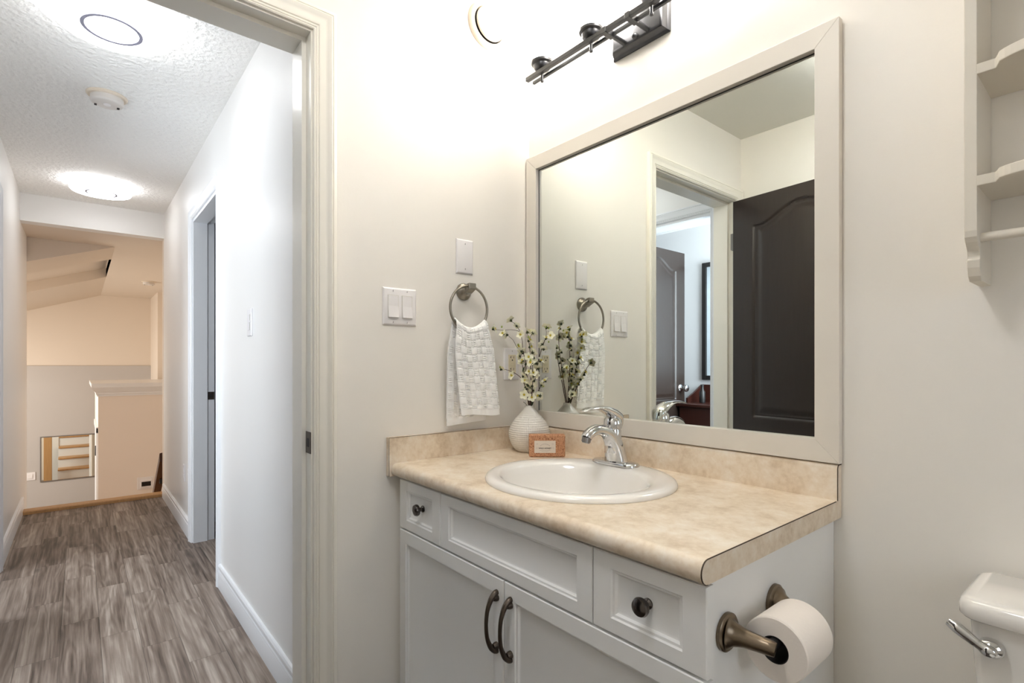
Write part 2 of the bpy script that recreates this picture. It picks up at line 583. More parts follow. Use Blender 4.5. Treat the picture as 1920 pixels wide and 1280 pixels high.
# hall: right wall with a doorway, left wall with two doorways
D2a, D2b = -2.385, -1.605       # doorway on the right wall
b = MB()
b.box(D2b + J, -WT, HR, HR + WT, 0, CEIL)
b.box(D2a - J, D2b + J, HR, HR + WT, 2.045 + J, CEIL)
b.box(HDR - 0.02, D2a - J, HR, HR + WT, -0.1, CEIL)
struct(b.build('wall_hall_right', M['hall_wall']))
B1a, B1b = -0.93, -0.17         # bedroom doorway on the left wall
D3a, D3b = -2.48, -1.80
b = MB()
b.box(-0.17, -WT, HL - WT, HL, 0, CEIL)
b.box(B1a, B1b, HL - WT, HL, 2.045, CEIL)
b.box(D3b, B1a, HL - WT, HL, 0, CEIL)
b.box(D3a, D3b, HL - WT, HL, 2.045, CEIL)
b.box(-4.52, D3a, HL - WT, HL, 0, CEIL)
b.box(-4.52, HEND, HL - WT, HL, LOW, 0)
struct(b.build('wall_hall_left', M['hall_wall']))
b = MB(); b.box(HDR, -WT, HL - WT, HR + WT, CEIL, CEIL + 0.1)
struct(b.build('ceiling_hall', M['ceiling']))
b = MB(); b.box(HDR - 0.12, HDR, HL, HR, STAIR_C, CEIL + 0.1)
struct(b.build('wall_header', M['hall_wall']))

# room behind the right-hand hall doorway
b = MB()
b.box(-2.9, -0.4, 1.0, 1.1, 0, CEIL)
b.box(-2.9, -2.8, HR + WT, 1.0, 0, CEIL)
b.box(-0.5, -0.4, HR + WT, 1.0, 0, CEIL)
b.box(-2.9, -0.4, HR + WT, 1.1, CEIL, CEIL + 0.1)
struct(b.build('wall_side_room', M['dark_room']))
b = MB(); b.box(-2.9, -WT - 0.01, HR + WT - 0.0, 1.1, -0.1, 0.0)
struct(b.build('floor_side_room', M['floor']))

# bedroom across the hall (seen in the mirror)
b = MB(); b.box(-1.7, 0.1, -2.87, -2.75, 0, CEIL)
b.box(-1.75, -1.65, -2.75, HL - WT, 0, CEIL)
struct(b.build('wall_bedroom', M['bed_wall']))
b = MB(); b.box(-3.0, -2.85, -2.87, -2.75, 0, CEIL).box(-1.89, -1.7, -2.87, -2.75, 0, CEIL)
b.box(-2.85, -1.89, -2.87, -2.75, 0, 0.88).box(-2.85, -1.89, -2.87, -2.75, 2.02, CEIL)
struct(b.build('wall_second_bedroom', M['bed_wall']))
w = MB()
w.box(-2.87, -2.82, -2.86, -2.74, 0.86, 2.04).box(-1.92, -1.87, -2.86, -2.74, 0.86, 2.04)
w.box(-2.82, -1.92, -2.86, -2.74, 0.86, 0.90).box(-2.82, -1.92, -2.86, -2.74, 2.00, 2.04)
struct(w.build('window_3', M['hall_trim'], bevel=0.003))
b = MB()
b.box(-3.1, -3.0, -2.87, HL - WT, 0, CEIL)
b.box(0.0, 0.1, -2.75, -2.68, 0, CEIL)
b.box(0.0, 0.1, -1.92, BF - 0.12, 0, CEIL)
b.box(0.0, 0.1, -2.68, -1.92, 0, 0.92)
b.box(0.0, 0.1, -2.68, -1.92, 2.08, CEIL)
struct(b.build('wall_bedroom_side', M['bed_wall']))
b = MB(); b.box(-3.1, 0.1, -2.87, HL - WT, CEIL, CEIL + 0.1)
struct(b.build('ceiling_bedroom', M['ceiling']))
w = MB()
w.box(-0.01, 0.11, -2.70, -2.66, 0.90, 2.10).box(-0.01, 0.11, -1.94, -1.90, 0.90, 2.10)
w.box(-0.01, 0.11, -2.70, -1.90, 0.88, 0.93).box(-0.01, 0.11, -2.70, -1.90, 2.07, 2.11)
w.box(0.03, 0.06, -2.31, -2.29, 0.93, 2.07)
struct(w.build('window_1', M['hall_trim'], bevel=0.003))
cr_ = [(-2.75, 2.41), (-2.66, 2.41), (-2.66, 2.395), (-2.675, 2.385), (-2.69, 2.36), (-2.715, 2.335), (-2.728, 2.325), (-2.728, 2.318), (-2.738, 2.312), (-2.738, 2.305), (-2.75, 2.30)]
b = MB(); b.prism(cr_, 'x', -1.65, 0.0)
struct(b.build('trim_crown', M['hall_trim'], smooth=30))

# stairwell and entry beyond the hall
CY = -1.04
slope = 0.35
b = MB()
b.box(FARX - 0.1, HDR - 0.12, CY, 0.3, STAIR_C, STAIR_C + 0.1)       # flat part
b.box(-4.53, HDR - 0.12, -4.6, CY, STAIR_C, STAIR_C + 0.1)


def zs(y, d=0.0):
    return STAIR_C + slope * (y - CY) + d


yl = -3.4
segs = [(-4.53, -5.25, 0.0), (-5.25, -6.65, 0.11), (-6.65, FARX - 0.1, 0.0)]
for (xa, xb, d) in segs:
    b.add([(xa, CY, zs(CY, d)), (xb, CY, zs(CY, d)), (xb, yl, zs(yl, d)), (xa, yl, zs(yl, d))], [(0, 1, 2, 3)])
for xa, z0, z1 in ((-5.25, 0.0, 0.11), (-6.65, 0.0, 0.11)):
    b.add([(xa, CY, zs(CY, z0)), (xa, yl, zs(yl, z0)), (xa, yl, zs(yl, z1)), (xa, CY, zs(CY, z1))], [(0, 1, 2, 3)])
b.add([(-5.25, CY, zs(CY)), (-6.65, CY, zs(CY)), (-6.65, CY, zs(CY, .11)), (-5.25, CY, zs(CY, .11))], [(0, 1, 2, 3)])
b.add([(-4.53, CY, STAIR_C + .1), (-4.53, yl, STAIR_C + .1), (-4.53, yl, zs(yl)), (-4.53, CY, zs(CY))], [(0, 1, 2, 3)])
struct(b.build('ceiling_stairwell', M['entry_wall']))
b = MB(); b.box(FARX - 0.1, FARX, -4.7, 0.3, 1.115, 2.5)
struct(b.build('wall_far_upper', M['entry_wall']))
b = MB(); b.box(FARX - 0.1, FARX + 0.035, -4.7, 0.3, LOW, 1.115)
struct(b.build('wall_far', M['entry_lower'], bevel=0.006))
b = MB()
b.box(FARX, -7.85, -0.40, 0.3, LOW, 2.4)
b.box(-7.85, HDR - 0.02, -0.10, 0.3, LOW, 2.4)
b.box(HDR - 0.12, HDR - 0.02, HR, -0.1, LOW, 2.4)
struct(b.build('wall_stairwell_right', M['entry_wall']))
b = MB(); b.box(FARX, -4.0, -4.72, -4.6, LOW, 2.4)
b.box(-4.0, -3.9, -4.72, HL - WT, LOW, 2.4)
struct(b.build('wall_entry_left', M['entry_wall']))
b = MB(); b.box(FARX - .1, HEND, -4.72, 0.3, LOW - 0.1, LOW)
struct(b.build('floor_entry', M['floor']))
b = MB(); b.box(HEND, HEND + 0.03, HL, HR, LOW, -0.1)
struct(b.build('wall_stair_back', M['entry_wall']))

# closet block with a cornice top, standing in the entry
b = MB(); b.box(-7.6, -6.0, -1.13, -0.10, LOW, 0.80)
struct(b.build('wall_closet', M['closet_wall']))
cap = [(0.0, 0.775), (0.012, 0.775), (0.012, 0.79), (0.02, 0.80), (0.02, 0.815), (0.045, 0.845), (0.06, 0.875), (0.06, 0.92), (0.0, 0.92)]
b = MB()
rings_ = []
for (dx, z) in cap[1:-1]:
    rings_.append([(-6.0 + dx, -0.12, z), (-6.0 + dx, -1.13 - dx, z), (-7.6 - dx, -1.13 - dx, z), (-7.6 - dx, -0.12, z)])
b.rings(rings_, True, True, True)
struct(b.build('trim_closet_cornice', M['hall_trim'], smooth=25))
b = MB(); b.box(-6.09, -6.02, -1.148, -1.13, LOW, 0.42).box(-7.2, -6.02, -1.148, -1.13, 0.36, 0.43).box(-7.0, -6.14, -1.142, -1.13, LOW, 0.36)
o = struct(b.build('door_closet', M['hall_trim'], bevel=0.003))
b = MB(); b.box(-6.135, -6.105, -1.156, -1.142, 0.10, 0.21)
lab(b.build('hinge', M['black'], o), 'black hinge')

# ------------------------------------------------------------------ casings, jambs, baseboards
CAS = [(0.0, 0.0), (0.0, 0.008), (0.003, 0.0105), (0.006, 0.008), (0.008, 0.011), (0.011, 0.0115), (0.013, 0.009), (0.015, 0.0125),
       (0.020, 0.014), (0.030, 0.0145), (0.037, 0.0155), (0.043, 0.019), (0.047, 0.0205), (0.0495, 0.019), (0.0505, 0.0155), (0.0525, 0.0185),
       (0.055, 0.0185), (0.062, 0.0165), (0.062, 0.0)]


def casing(plane, c, n, a0, a1, zt, name, mat, label=None):
    """mitred door casing; plane 'x' (a runs along y) or 'y' (a runs along x); n = +1/-1 outward"""
    rs = []
    for (w, t) in CAS:
        pts = [(a0 - w, 0.0), (a0 - w, zt + w), (a1 + w, zt + w), (a1 + w, 0.0)]
        rs.append([(c + n * t, a, z) if plane == 'x' else (a, c + n * t, z) for (a, z) in pts])
    b = MB()
    b.rings(rs, closed=False)
    return struct(b.build(name, mat, smooth=35), label)


casing('x', 0.0, 1, DY0 - 0.005, DY1 + 0.005, DZ + 0.005, 'trim_1', M['trim'])
casing('x', -WT, -1, DY0 - 0.005, DY1 + 0.0, DZ + 0.005, 'trim_2', M['hall_trim'])
# jamb and stop of the bathroom doorway
b = MB()
b.box(-WT, 0, DY1, DY1 + J - .0005, 0, DZ + J - .0005).box(-WT, 0, DY0 - J + .0005, DY0, 0, DZ + J - .0005).box(-WT, 0, DY0 + 0.0002, DY1 - 0.0002, DZ, DZ + J - .0005)
b.box(-WT, -0.038, DY1 - 0.012, DY1 - 0.0002, 0, DZ - 0.0002).box(-WT, -0.038, DY0 + 0.0002, DY0 + 0.012, 0, DZ - 0.0002)
b.box(-WT, -0.038, DY0 + 0.0122, DY1 - 0.0122, DZ - 0.012, DZ - 0.0002)
struct(b.build('trim_3', M['trim']))
# doorway on the hall's right wall
casing('y', HR, -1, D2a - 0.005, D2b + 0.005, 2.05, 'trim_4', M['hall_trim'])
b = MB()
b.box(D2a - J + .0005, D2a, HR, HR + WT, 0, 2.045 + J - .0005).box(D2b, D2b + J - .0005, HR, HR + WT, 0, 2.045 + J - .0005).box(D2a + 0.0002, D2b - 0.0002, HR, HR + WT, 2.045, 2.045 + J - .0005)
b.box(D2a + 0.0002, D2a + 0.012, HR, HR + 0.078, 0, 2.0448).box(D2b - 0.012, D2b - 0.0002, HR, HR + 0.078, 0, 2.0448)
b.box(D2a + 0.0122, D2b - 0.0122, HR, HR + 0.078, 2.033, 2.0448)
struct(b.build('trim_5', M['hall_trim']))
# doorways on the hall's left wall
casing('y', HL, 1, D3a, D3b, 2.045, 'trim_6', M['hall_trim'])
b = MB(); b.box(D3a + .005, D3a + .04, HL - WT - 0.72, HL - WT - 0.005, 0.008, 2.035)
struct(b.build('door_3', M['door']), 'dark door standing open inside the second bedroom')
casing('y', HL, 1, B1a, B1b - 0.02, 2.045, 'trim_7', M['hall_trim'])
b = MB()
b.box(B1a, B1a + J, HL - WT, HL, 0, 2.045).box(B1b - J, B1b, HL - WT, HL, 0, 2.045).box(B1a + J + .0002, B1b - J - .0002, HL - WT, HL, 2.045 - J, 2.045)
struct(b.build('trim_8', M['hall_trim']))

BASE = [(0.0, 0.0), (0.014, 0.0), (0.014, 0.075), (0.012, 0.080), (0.0125, 0.084), (0.009, 0.090), (0.0095, 0.098), (0.013, 0.102), (0.0125, 0.110), (0.008, 0.117), (0.0, 0.118)]


def baseboard(name, axis, c, n, a0, a1, mat):
    b = MB()
    b.prism([(c + n * t, z) for t, z in BASE], axis, a0, a1)
    return struct(b.build(name, mat, smooth=25))


baseboard('baseboard_hall_right', 'x', HR, -1, D2b + 0.066, -WT - 0.022, M['hall_trim'])
baseboard('baseboard_hall_right_far', 'x', HR, -1, HEND + 0.03, D2a - 0.066, M['hall_trim'])
baseboard('baseboard_hall_left', 'x', HL, 1, HEND - 0.12, D3a - 0.063, M['hall_trim'])
baseboard('baseboard_hall_left_mid', 'x', HL, 1, D3b + 0.063, B1a - 0.063, M['hall_trim'])
baseboard('baseboard_left', 'y', 0.0, 1, DY1 + 0.07, -0.56, M['trim'])
baseboard('baseboard_back', 'x', 0.0, -1, 1.04, BR, M['trim'])
baseboard('baseboard_right', 'y', BR, -1, BF, 0.0, M['trim'])
baseboard('baseboard_front', 'x', BF, 1, 0.8, BR, M['trim'])
b = MB(); b.prism([(HEND + 0.0, 0.0), (HEND - 0.0, 0.020), (HEND - 0.008, 0.026), (HEND - 0.10, 0.026), (HEND - 0.112, 0.015), (HEND - 0.112, -0.005), (HEND - 0.1, -0.012), (HEND, -0.012)], 'y', HL + 0.001, HR - 0.001)
struct(b.build('trim_nosing', M['oak'], smooth=30))

# ------------------------------------------------------------------ staircase below the hall
st = thing('staircase', 'white stairs with honey oak treads going down from the hall to the entry', 'stairs', (-4.7, -1.18, LOW))
RISE, RUN = 0.193, 0.25
for k in range(1, 7):
    xz = HEND - 0.1 - RUN * (k - 1)
    z = -RISE * k
    m_ = MB().box(xz - RUN - 0.03, xz, HL + 0.002, HR - 0.0, z - 0.028, z)
    m_.build('tread', M['oak'], st, bevel=0.008)
for k in range(1, 8):
    xz = HEND - 0.1 - RUN * (k - 1)
    z = -RISE * k
    MB().box(xz - 0.006, xz + 0.012, HL + 0.002, HR, max(z, LOW), z + RISE - 0.03).build('riser', M['hall_trim'], st)
post = thing('newel_post', 'square honey oak newel post at the foot of the stairs', 'post', (-5.42, -1.72, LOW))
MB().box(-5.48, -5.36, -1.83, -1.71, LOW, -0.05).build('shaft', M['oak'], post, bevel=0.006)
MB().box(-5.50, -5.34, -1.85, -1.695, -0.05, -0.01).build('cap', M['oak'], post, bevel=0.01)
rail = thing('handrail', 'dark walnut handrail sloping down beside the stairs', 'handrail', (-4.0, -0.70, 0.3))
sl = -RISE / RUN
m_ = MB()
x0, x1 = -3.99, -5.3
m_.rings([[(x, y, 0.36 + (x0 - x) * sl + dz) for (y, dz) in ((-0.755, -0.07), (-0.755, 0.0), (-0.70, 0.012), (-0.70, -0.08))] for x in (x0, x1)], True, True, True)
m_.build('rail', M['walnut'], rail)
for xx in (-4.25, -5.0):
    zz = 0.36 + (x0 - xx) * sl - 0.09
    MB().box(xx - .02, xx + .02, -0.73, -0.101, zz - 0.02, zz + 0.02).build('bracket', M['black'], rail)

# mirror on the far entry wall
fm = thing('wall_mirror', 'small frameless wall mirror hanging low in the entry, reflecting oak stair treads', 'mirror', (FARX + 0.04, -1.38, -0.57))
MB().box(FARX + 0.036, FARX + 0.044, -1.72, -0.98, -0.575, 0.06).build('glass', M['mirror'], fm)
m_ = MB()
for a in ((-1.735, -1.72, -0.59, 0.075), (-0.98, -0.965, -0.59, 0.075), (-1.72, -0.98, -0.59, -0.575), (-1.72, -0.98, 0.06, 0.075)):
    m_.box(FARX + 0.036, FARX + 0.047, *a)
m_.build('bevelled_edge', M['stud'], fm)


# ------------------------------------------------------------------ door leaves
def arch_panels(u, v, W, H):
    """signed distance (negative inside) to the two door panels; u across, v up"""
    best = 1e9
    # lower rectangle
    cx, hw = W / 2, W / 2 - 0.118
    z0, z1 = 0.22, 0.70
    d = max(abs(u - cx) - hw, z0 - v, v - z1)
    best = min(best, d)
    z0 = 0.84
    s = min(1, abs(u - cx) / hw)
    # cathedral arch: flat shoulder, s-curve up to a round top
    top = 1.865 + 0.085 * (0.5 + 0.5 * math.cos(PI * min(1, s * 1.12))) ** 0.9
    slope_ = 0.55 if 0.2 < s < 0.85 else 0.2
    d = max(abs(u - cx) - hw, z0 - v, (v - top) / math.sqrt(1 + slope_ ** 2))
    return min(best, d)


def door_leaf_mesh(W, H, T):
    """local: x along width from hinge, y thickness (front face at y=+T), z up"""
    m = MB()
    nu, nv = 130, 330

    def depth(d):
        # d>0 outside panel: flat; inside: moulding groove then raised field
        if d >= 0:
            return 0.0
        t = -d
        P = [(0, 0), (0.004, 0.007), (0.010, 0.009), (0.014, 0.0055), (0.019, 0.0085), (0.028, 0.0075), (0.046, 0.002), (0.05, 0.0015), (9, 0.0015)]
        for (a, da), (c, dc) in zip(P, P[1:]):
            if a <= t <= c:
                return da + (dc - da) * (t - a) / (c - a)
        return 0.0

    def fn(a, c):
        u, v = a * W, c * H
        return (u, T - depth(arch_panels(u, v, W, H)), v)
    m.grid(fn, nu, nv)
    m.add([(0, 0, 0), (W, 0, 0), (W, 0, H), (0, 0, H), (0, T, 0), (W, T, 0), (W, T, H), (0, T, H)],
          [(0, 3, 2, 1), (0, 1, 5, 4), (3, 7, 6, 2), (0, 4, 7, 3), (1, 2, 6, 5)])
    return m


def knob_mb(side):
    m = MB()
    m.lathe([(0.031, 0.0), (0.031, 0.004), (0.026, 0.009), (0.012, 0.012), (0.011, 0.03), (0.016, 0.036), (0.026, 0.042), (0.029, 0.052), (0.026, 0.062), (0.014, 0.068), (0.0, 0.069)], axis='y', n=28, cap1=False)
    return m


leaf = door_leaf_mesh(0.735, 2.02, 0.035)
ang = math.radians(5.5)
mt = Matrix.Translation((0.012, -1.548, 0.012)) @ Matrix.Rotation(ang, 4, 'Z')
# bathroom door stands open along the wall behind
mb_ = MB(); mb_.v = [p.copy() for p in leaf.v]; mb_.f = list(leaf.f); mb_.xform(mt)
d1 = struct(mb_.build('door_1', M['door'], smooth=40), 'dark brown panelled bathroom door standing open')
kb = knob_mb(1); kb.xform(mt @ Matrix.Translation((0.675, 0.035, 0.95)))
kb.build('door_knob', M['chrome'], d1, smooth=40)
hm = MB()
for zz in (0.22, 1.80):
    hm2 = MB().box(-0.010, 0.004, 0.0, 0.034, zz - 0.045, zz + 0.045).xform(Matrix.Translation((0.004, -1.548, 0.012)))
    hm2.build('hinge', M['stud'], d1)
# bedroom door, opened at right angles into the bedroom
mt2 = Matrix.Translation((-0.915, HL - 0.14, 0.012)) @ Matrix.Rotation(math.radians(-90), 4, 'Z')
mb_ = MB(); mb_.v = [p.copy() for p in leaf.v]; mb_.f = list(leaf.f); mb_.xform(mt2 @ Matrix.Translation((0, -0.035, 0)))
d2 = struct(mb_.build('door_2', M['door'], smooth=40), 'dark brown panelled bedroom door standing open across the hall')
kb = knob_mb(1); kb.xform(mt2 @ Matrix.Translation((0.675, 0.0, 0.93)))
kb.build('door_knob', M['chrome'], d2, smooth=40)


# strike plates
def strike(parent, x0, x1, y, z0, z1, n):
    m = MB().box(x0, x1, y - 0.002 * n, y, z0, z1)
    o = m.build('strike_plate', M['strike'], parent, bevel=0.001)
    MB().box(x0 + 0.01, x1 - 0.013, y - 0.0026 * n, y - 0.0018 * n, z0 + 0.018, z1 - 0.018).build('latch_hole', M['slot'], o)
    return o


jamb = bpy.data.objects['trim_3']
strike(jamb, -0.036, 0.004, DY1, 0.885, 0.945, 1)
m_ = MB().box(D2a, D2a + 0.002, HR + 0.082, HR + 0.118, 0.905, 0.955)
o = m_.build('strike_plate', M['strike'], bpy.data.objects['trim_5'])
MB().box(D2a + 0.0015, D2a + 0.0028, HR + 0.092, HR + 0.108, 0.918, 0.942).build('latch_hole', M['slot'], o)

# ------------------------------------------------------------------ vanity cabinet
W_ = 1.02
van = thing('vanity_cabinet', 'white panelled bathroom vanity cabinet under the beige countertop', 'cabinet', (0.52, -0.27, 0))
m_ = MB()
m_.box(0.002, 0.02, -0.53, -0.005, 0.0, 0.793).box(W_ - 0.018, W_, -0.53, -0.002, 0.0, 0.793)
m_.box(0.02, W_ - 0.018, -0.02, -0.005, 0.1, 0.793).box(0.02, W_ - 0.018, -0.53, -0.005, 0.1, 0.118)
m_.box(0.02, W_ - 0.018, -0.46, -0.445, 0.0, 0.1)
m_.box(0.02, W_ - 0.018, -0.53, -0.511, 0.755, 0.793).box(0.02, W_ - 0.018, -0.53, -0.511, 0.62, 0.665).box(0.02, W_ - 0.018, -0.53, -0.511, 0.118, 0.15)
for xx in (0.02, 0.24, 0.775, W_ - 0.04):
    m_.box(xx, xx + 0.022, -0.53, -0.511, 0.118, 0.793)
m_.box(0.51, 0.56, -0.53, -0.511, 0.118, 0.65)
m_.build('carcass', M['cabinet'], van, bevel=0.0008, seg=1)


def front(x0, x1, z0, z1, ix, iz, name):
    yf = -0.55
    prof = [(0, 0.019), (0, 0.0018), (0.0018, 0.0), (1.0, 0.0), (1.06, 0.0032), (1.16, 0.0040), (1.24, 0.0085), (1.34, 0.0100)]
    rs = []
    for (k, d) in prof:
        if k < 0.5:
            ax = az = k
        else:
            ax, az = ix * k, iz * k + (k - 1) * (ix - iz)
        rs.append([(x0 + ax, yf + d, z0 + az), (x1 - ax, yf + d, z0 + az), (x1 - ax, yf + d, z1 - az), (x0 + ax, yf + d, z1 - az)])
    m = MB()
    m.rings(rs, True, False, True)
    return m.build(name, M['cabinet'], van, smooth=25)


def cab_knob(x, z, parent):
    m = MB()
    m.lathe([(0.0095, 0.0), (0.0095, 0.003), (0.006, 0.006), (0.0055, 0.012), (0.009, 0.015), (0.0155, 0.018), (0.0165, 0.022), (0.0145, 0.027), (0.008, 0.030), (0.0, 0.031)], (x, -0.540, z), '-y', 28, True, False)
    m.build('knob', M['knob_metal'], parent, smooth=40)


def cab_pull(x, z0, z1, parent):
    zc, h = (z0 + z1) / 2, (z1 - z0) / 2
    pts = [(x, -0.549, zc + h), (x, -0.556, zc + h * 0.97), (x, -0.568, zc + h * 0.80), (x, -0.578, zc + h * 0.45), (x, -0.581, zc), (x, -0.578, zc - h * 0.45), (x, -0.568, zc - h * 0.80), (x, -0.556, zc - h * 0.97), (x, -0.549, zc - h)]
    p = smooth_path(pts, 5)
    r = lerp_list([0.0065, 0.0072, 0.0062, 0.0048, 0.0044, 0.0048, 0.0062, 0.0072, 0.0065], len(p))
    m = MB(); m.tube(p, r, 14, True, 1.0, (1, 0, 0))
    for zz, s in ((z0 + 0.012, 1), (z1 - 0.012, -1)):
        m.lathe([(0.0085, -0.001), (0.0082, 0.006), (0.006, 0.012)], (x, -0.549, zz), '-y', 16)
    m.build('pull_handle', M['bronze'], parent, smooth=50)


dl = front(0.037, 0.264, 0.646, 0.789, 0.041, 0.027, 'drawer')
cab_knob(0.158, 0.722, dl)
front(0.267, 0.798, 0.646, 0.789, 0.037, 0.027, 'false_front')
dr = front(0.801, 1.031, 0.646, 0.789, 0.042, 0.027, 'drawer')
cab_knob(0.917, 0.722, dr)
d_ = front(0.037, 0.533, 0.115, 0.641, 0.036, 0.036, 'door')
cab_pull(0.510, 0.474, 0.608, d_)
d_ = front(0.537, 1.031, 0.115, 0.641, 0.036, 0.036, 'door')
cab_pull(0.560, 0.474, 0.608, d_)

# ------------------------------------------------------------------ countertop with splashes
CT, CB = 0.834, 0.795
SX, SY = 0.525, -0.295           # sink centre
ct = thing('countertop', 'beige mottled laminate countertop with raised splashes on the vanity', 'countertop', (0.517, -0.285, CB))
m_ = MB()
xl, xr, yf, yb = 0.0205, 1.0335, -0.552, -0.004
ha, hb = 0.232, 0.205
angs = sorted(set([2 * PI * i / 96 for i in range(96)] + [math.atan2(yy - SY, xx - SX) % (2 * PI) for xx in (xl, xr) for yy in (yf, yb)]))
inn, out = [], []
for t in angs:
    c, s = math.cos(t), math.sin(t)
    inn.append((SX + ha * c, SY + hb * s))
    ks = []
    if c > 1e-9: ks.append((xr - SX) / c)
    if c < -1e-9: ks.append((xl - SX) / c)
    if s > 1e-9: ks.append((yb - SY) / s)
    if s < -1e-9: ks.append((yf - SY) / s)
    k = min(ks)
    out.append((SX + k * c, SY + k * s))
m_.rings([[(x, y, CT) for x, y in out], [(x, y, CT) for x, y in inn], [(x, y, CB) for x, y in inn], [(x, y, CB) for x, y in out]], True)
nose = []
for i in range(13):
    a = PI / 2 + PI * i / 12
    nose.append((yf + 0.0185 * math.cos(a), (CT + CB) / 2 + (CT - CB) / 2 * math.sin(a)))
m_.rings([[(x, y, z) for (y, z) in nose] for x in (xl, xr)], closed=False)
m_.build('worktop', M['laminate'], ct, smooth=40)
prof = [(y, z) for y, z in nose] + [(-0.001, CB), (-0.001, CT)]
m_ = MB(); m_.prism(prof, 'x', 1.0337, 1.0345)
m_.build('end_cap', M['laminate'], ct)
m_ = MB()
m_.tube([(1.0338, y, z) for y, z in [(-0.03, CT)] + nose], 0.0011, 6)
m_.build('seam', M['seam'], ct, smooth=60)
# back splash, rounded top front edge
bs = [(-0.0005, CT), (-0.0205, CT), (-0.0205, 0.903), (-0.019, 0.908), (-0.015, 0.911), (-0.0005, 0.911)]
m_ = MB(); m_.prism(bs, 'x', 0.0205, 1.0335)
m_.build('backsplash', M['laminate'], ct, smooth=50)
m_ = MB(); m_.prism([(-0.0005, CT + 0.0002), (-0.0205, CT + 0.0002)] + bs[2:], 'x', 1.0337, 1.0345)
m_.build('end_cap', M['laminate'], ct)
m_ = MB(); m_.tube([(1.0338, y, z) for y, z in bs[1:]], 0.0011, 6)
m_.build('seam', M['seam'], ct, smooth=60)
m_ = MB(); m_.box(0.001, 0.020, -0.576, -0.0005, CB, 0.911)
m_.build('side_splash', M['laminate'], ct, bevel=0.0008)
m_ = MB(); m_.tube([(0.0205, -0.576, CB), (0.0205, -0.576, 0.911), (0.0205, -0.02, 0.911)], 0.0007, 6)
m_.build('seam', M['seam'], ct)

# ------------------------------------------------------------------ sink
sk = thing('sink', 'white oval drop-in basin set into the beige countertop', 'sink', (SX, SY, 0.71))
loops = [(0, 0, .250, .235, CT + .0005), (0, 0, .2505, .2355, CT + .004), (0, 0, .248, .233, CT + .009), (0, -.001, .241, .226, CT + .013), (0, -.006, .230, .212, CT + .0145),
         (0, -.016, .212, .186, CT + .0135), (0, -.021, .203, .174, CT + .010), (0, -.023, .196, .167, CT + .002), (0, -.024, .189, .160, CT - .014), (0, -.024, .178, .150, CT - .045),
         (0, -.022, .160, .134, CT - .080), (0, -.018, .128, .106, CT - .108), (0, -.010, .08, .07, CT - .122), (0, 0, .03, .03, CT - .128), (0, 0, .022, .022, CT - .130)]
rs = []
for (cx, cy, a, c, z) in loops:
    rs.append([(SX + cx + a * math.cos(2 * PI * i / 96), SY + cy + c * math.sin(2 * PI * i / 96), z) for i in range(96)])
m_ = MB(); m_.rings(rs, True, False, False)
under = [[(SX + cx + (a + .006) * math.cos(2 * PI * i / 96), SY + cy + (c + .006) * math.sin(2 * PI * i / 96), z - .006) for i in range(96)] for (cx, cy, a, c, z) in loops[8:]]
m_.rings(under[::-1], True, True, False)
m_.build('basin', M['porcelain'], sk, smooth=60)
m_ = MB(); m_.lathe([(0.0, -0.003), (0.012, -0.0025), (0.020, -0.001), (0.0225, 0.0), (0.0225, -0.006)][::-1], (SX, SY, CT - .1275), 'z', 28, True, False)
m_.build('drain', M['chrome'], sk, smooth=40)

# ------------------------------------------------------------------ faucet
FX, FY, FZ = 0.497, -0.112, CT + 0.0125
fa = thing('faucet', 'chrome single-lever faucet on the back rim of the white sink', 'faucet', (FX, FY, FZ))


def stadium(hx, hy, n=12):
    r = hy
    pts = []
    for i in range(n + 1):
        a = -PI / 2 + PI * i / n
        pts.append((hx - r + r * math.cos(a), r * math.sin(a)))
    for i in range(n + 1):
        a = PI / 2 + PI * i / n
        pts.append((-hx + r + r * math.cos(a), r * math.sin(a)))
    return pts


m_ = MB()
m_.rings([[(FX + x * k, FY + y * k, FZ + z) for x, y in stadium(0.077, 0.029)] for k, z in ((1, 0.0), (1, 0.005), (0.985, 0.008), (0.95, 0.0095))], True, True, True)
m_.build('base_plate', M['chrome'], fa, smooth=40)
body = [(0.004, 0.006, .038, .027), (0.002, 0.02, .035, .0265), (-.002, 0.04, .032, .026), (-.009, 0.06, .0285, .025), (-.022, 0.079, .0235, .022), (-.040, 0.093, .0215, .019),
        (-.060, 0.101, .0195, .0165), (-.080, 0.104, .0185, .015), (-.098, 0.101, .0175, .014), (-.113, 0.094, .0165, .0135), (-.121, 0.085, .0155, .0135)]
path = smooth_path([(0, y, z) for y, z, _, _ in body], 4)
rx = lerp_list([q[2] for q in body], len(path))
ry = lerp_list([q[3] for q in body], len(path))
rs = []
for i, p in enumerate(path):
    t = (path[min(i + 1, len(path) - 1)] - path[max(i - 1, 0)]).normalized()
    if i == 0:
        t = Vector((0, 0, 1))
    nrm = Vector((1, 0, 0)).cross(t).normalized()
    rs.append([Vector((FX, FY, FZ)) + p + Vector((1, 0, 0)) * rx[i] * math.cos(2 * PI * k / 24) + nrm * ry[i] * math.sin(2 * PI * k / 24) for k in range(24)])
m_ = MB(); m_.rings(rs, True, True, True)
m_.build('spout', M['chrome'], fa, smooth=50)
m_ = MB()
tdir = Vector((0, -0.30, -0.95)).normalized()
q0 = Vector((FX, FY - .120, FZ + .0855))
m_.tube([q0, q0 + tdir * 0.011], 0.0125, 20).tube([q0 + tdir * 0.011, q0 + tdir * 0.014], 0.0105, 20)
m_.build('aerator', M['stud'], fa, smooth=40)
m_ = MB()
m_.lathe([(0.024, 0.035), (0.0235, 0.07), (0.0235, 0.098), (0.0225, 0.100), (0.0225, 0.103), (0.0255, 0.104), (0.0262, 0.116), (0.0245, 0.129), (0.017, 0.139), (0.0, 0.143)], (FX, FY - 0.010, FZ), 'z', 32, True, False)
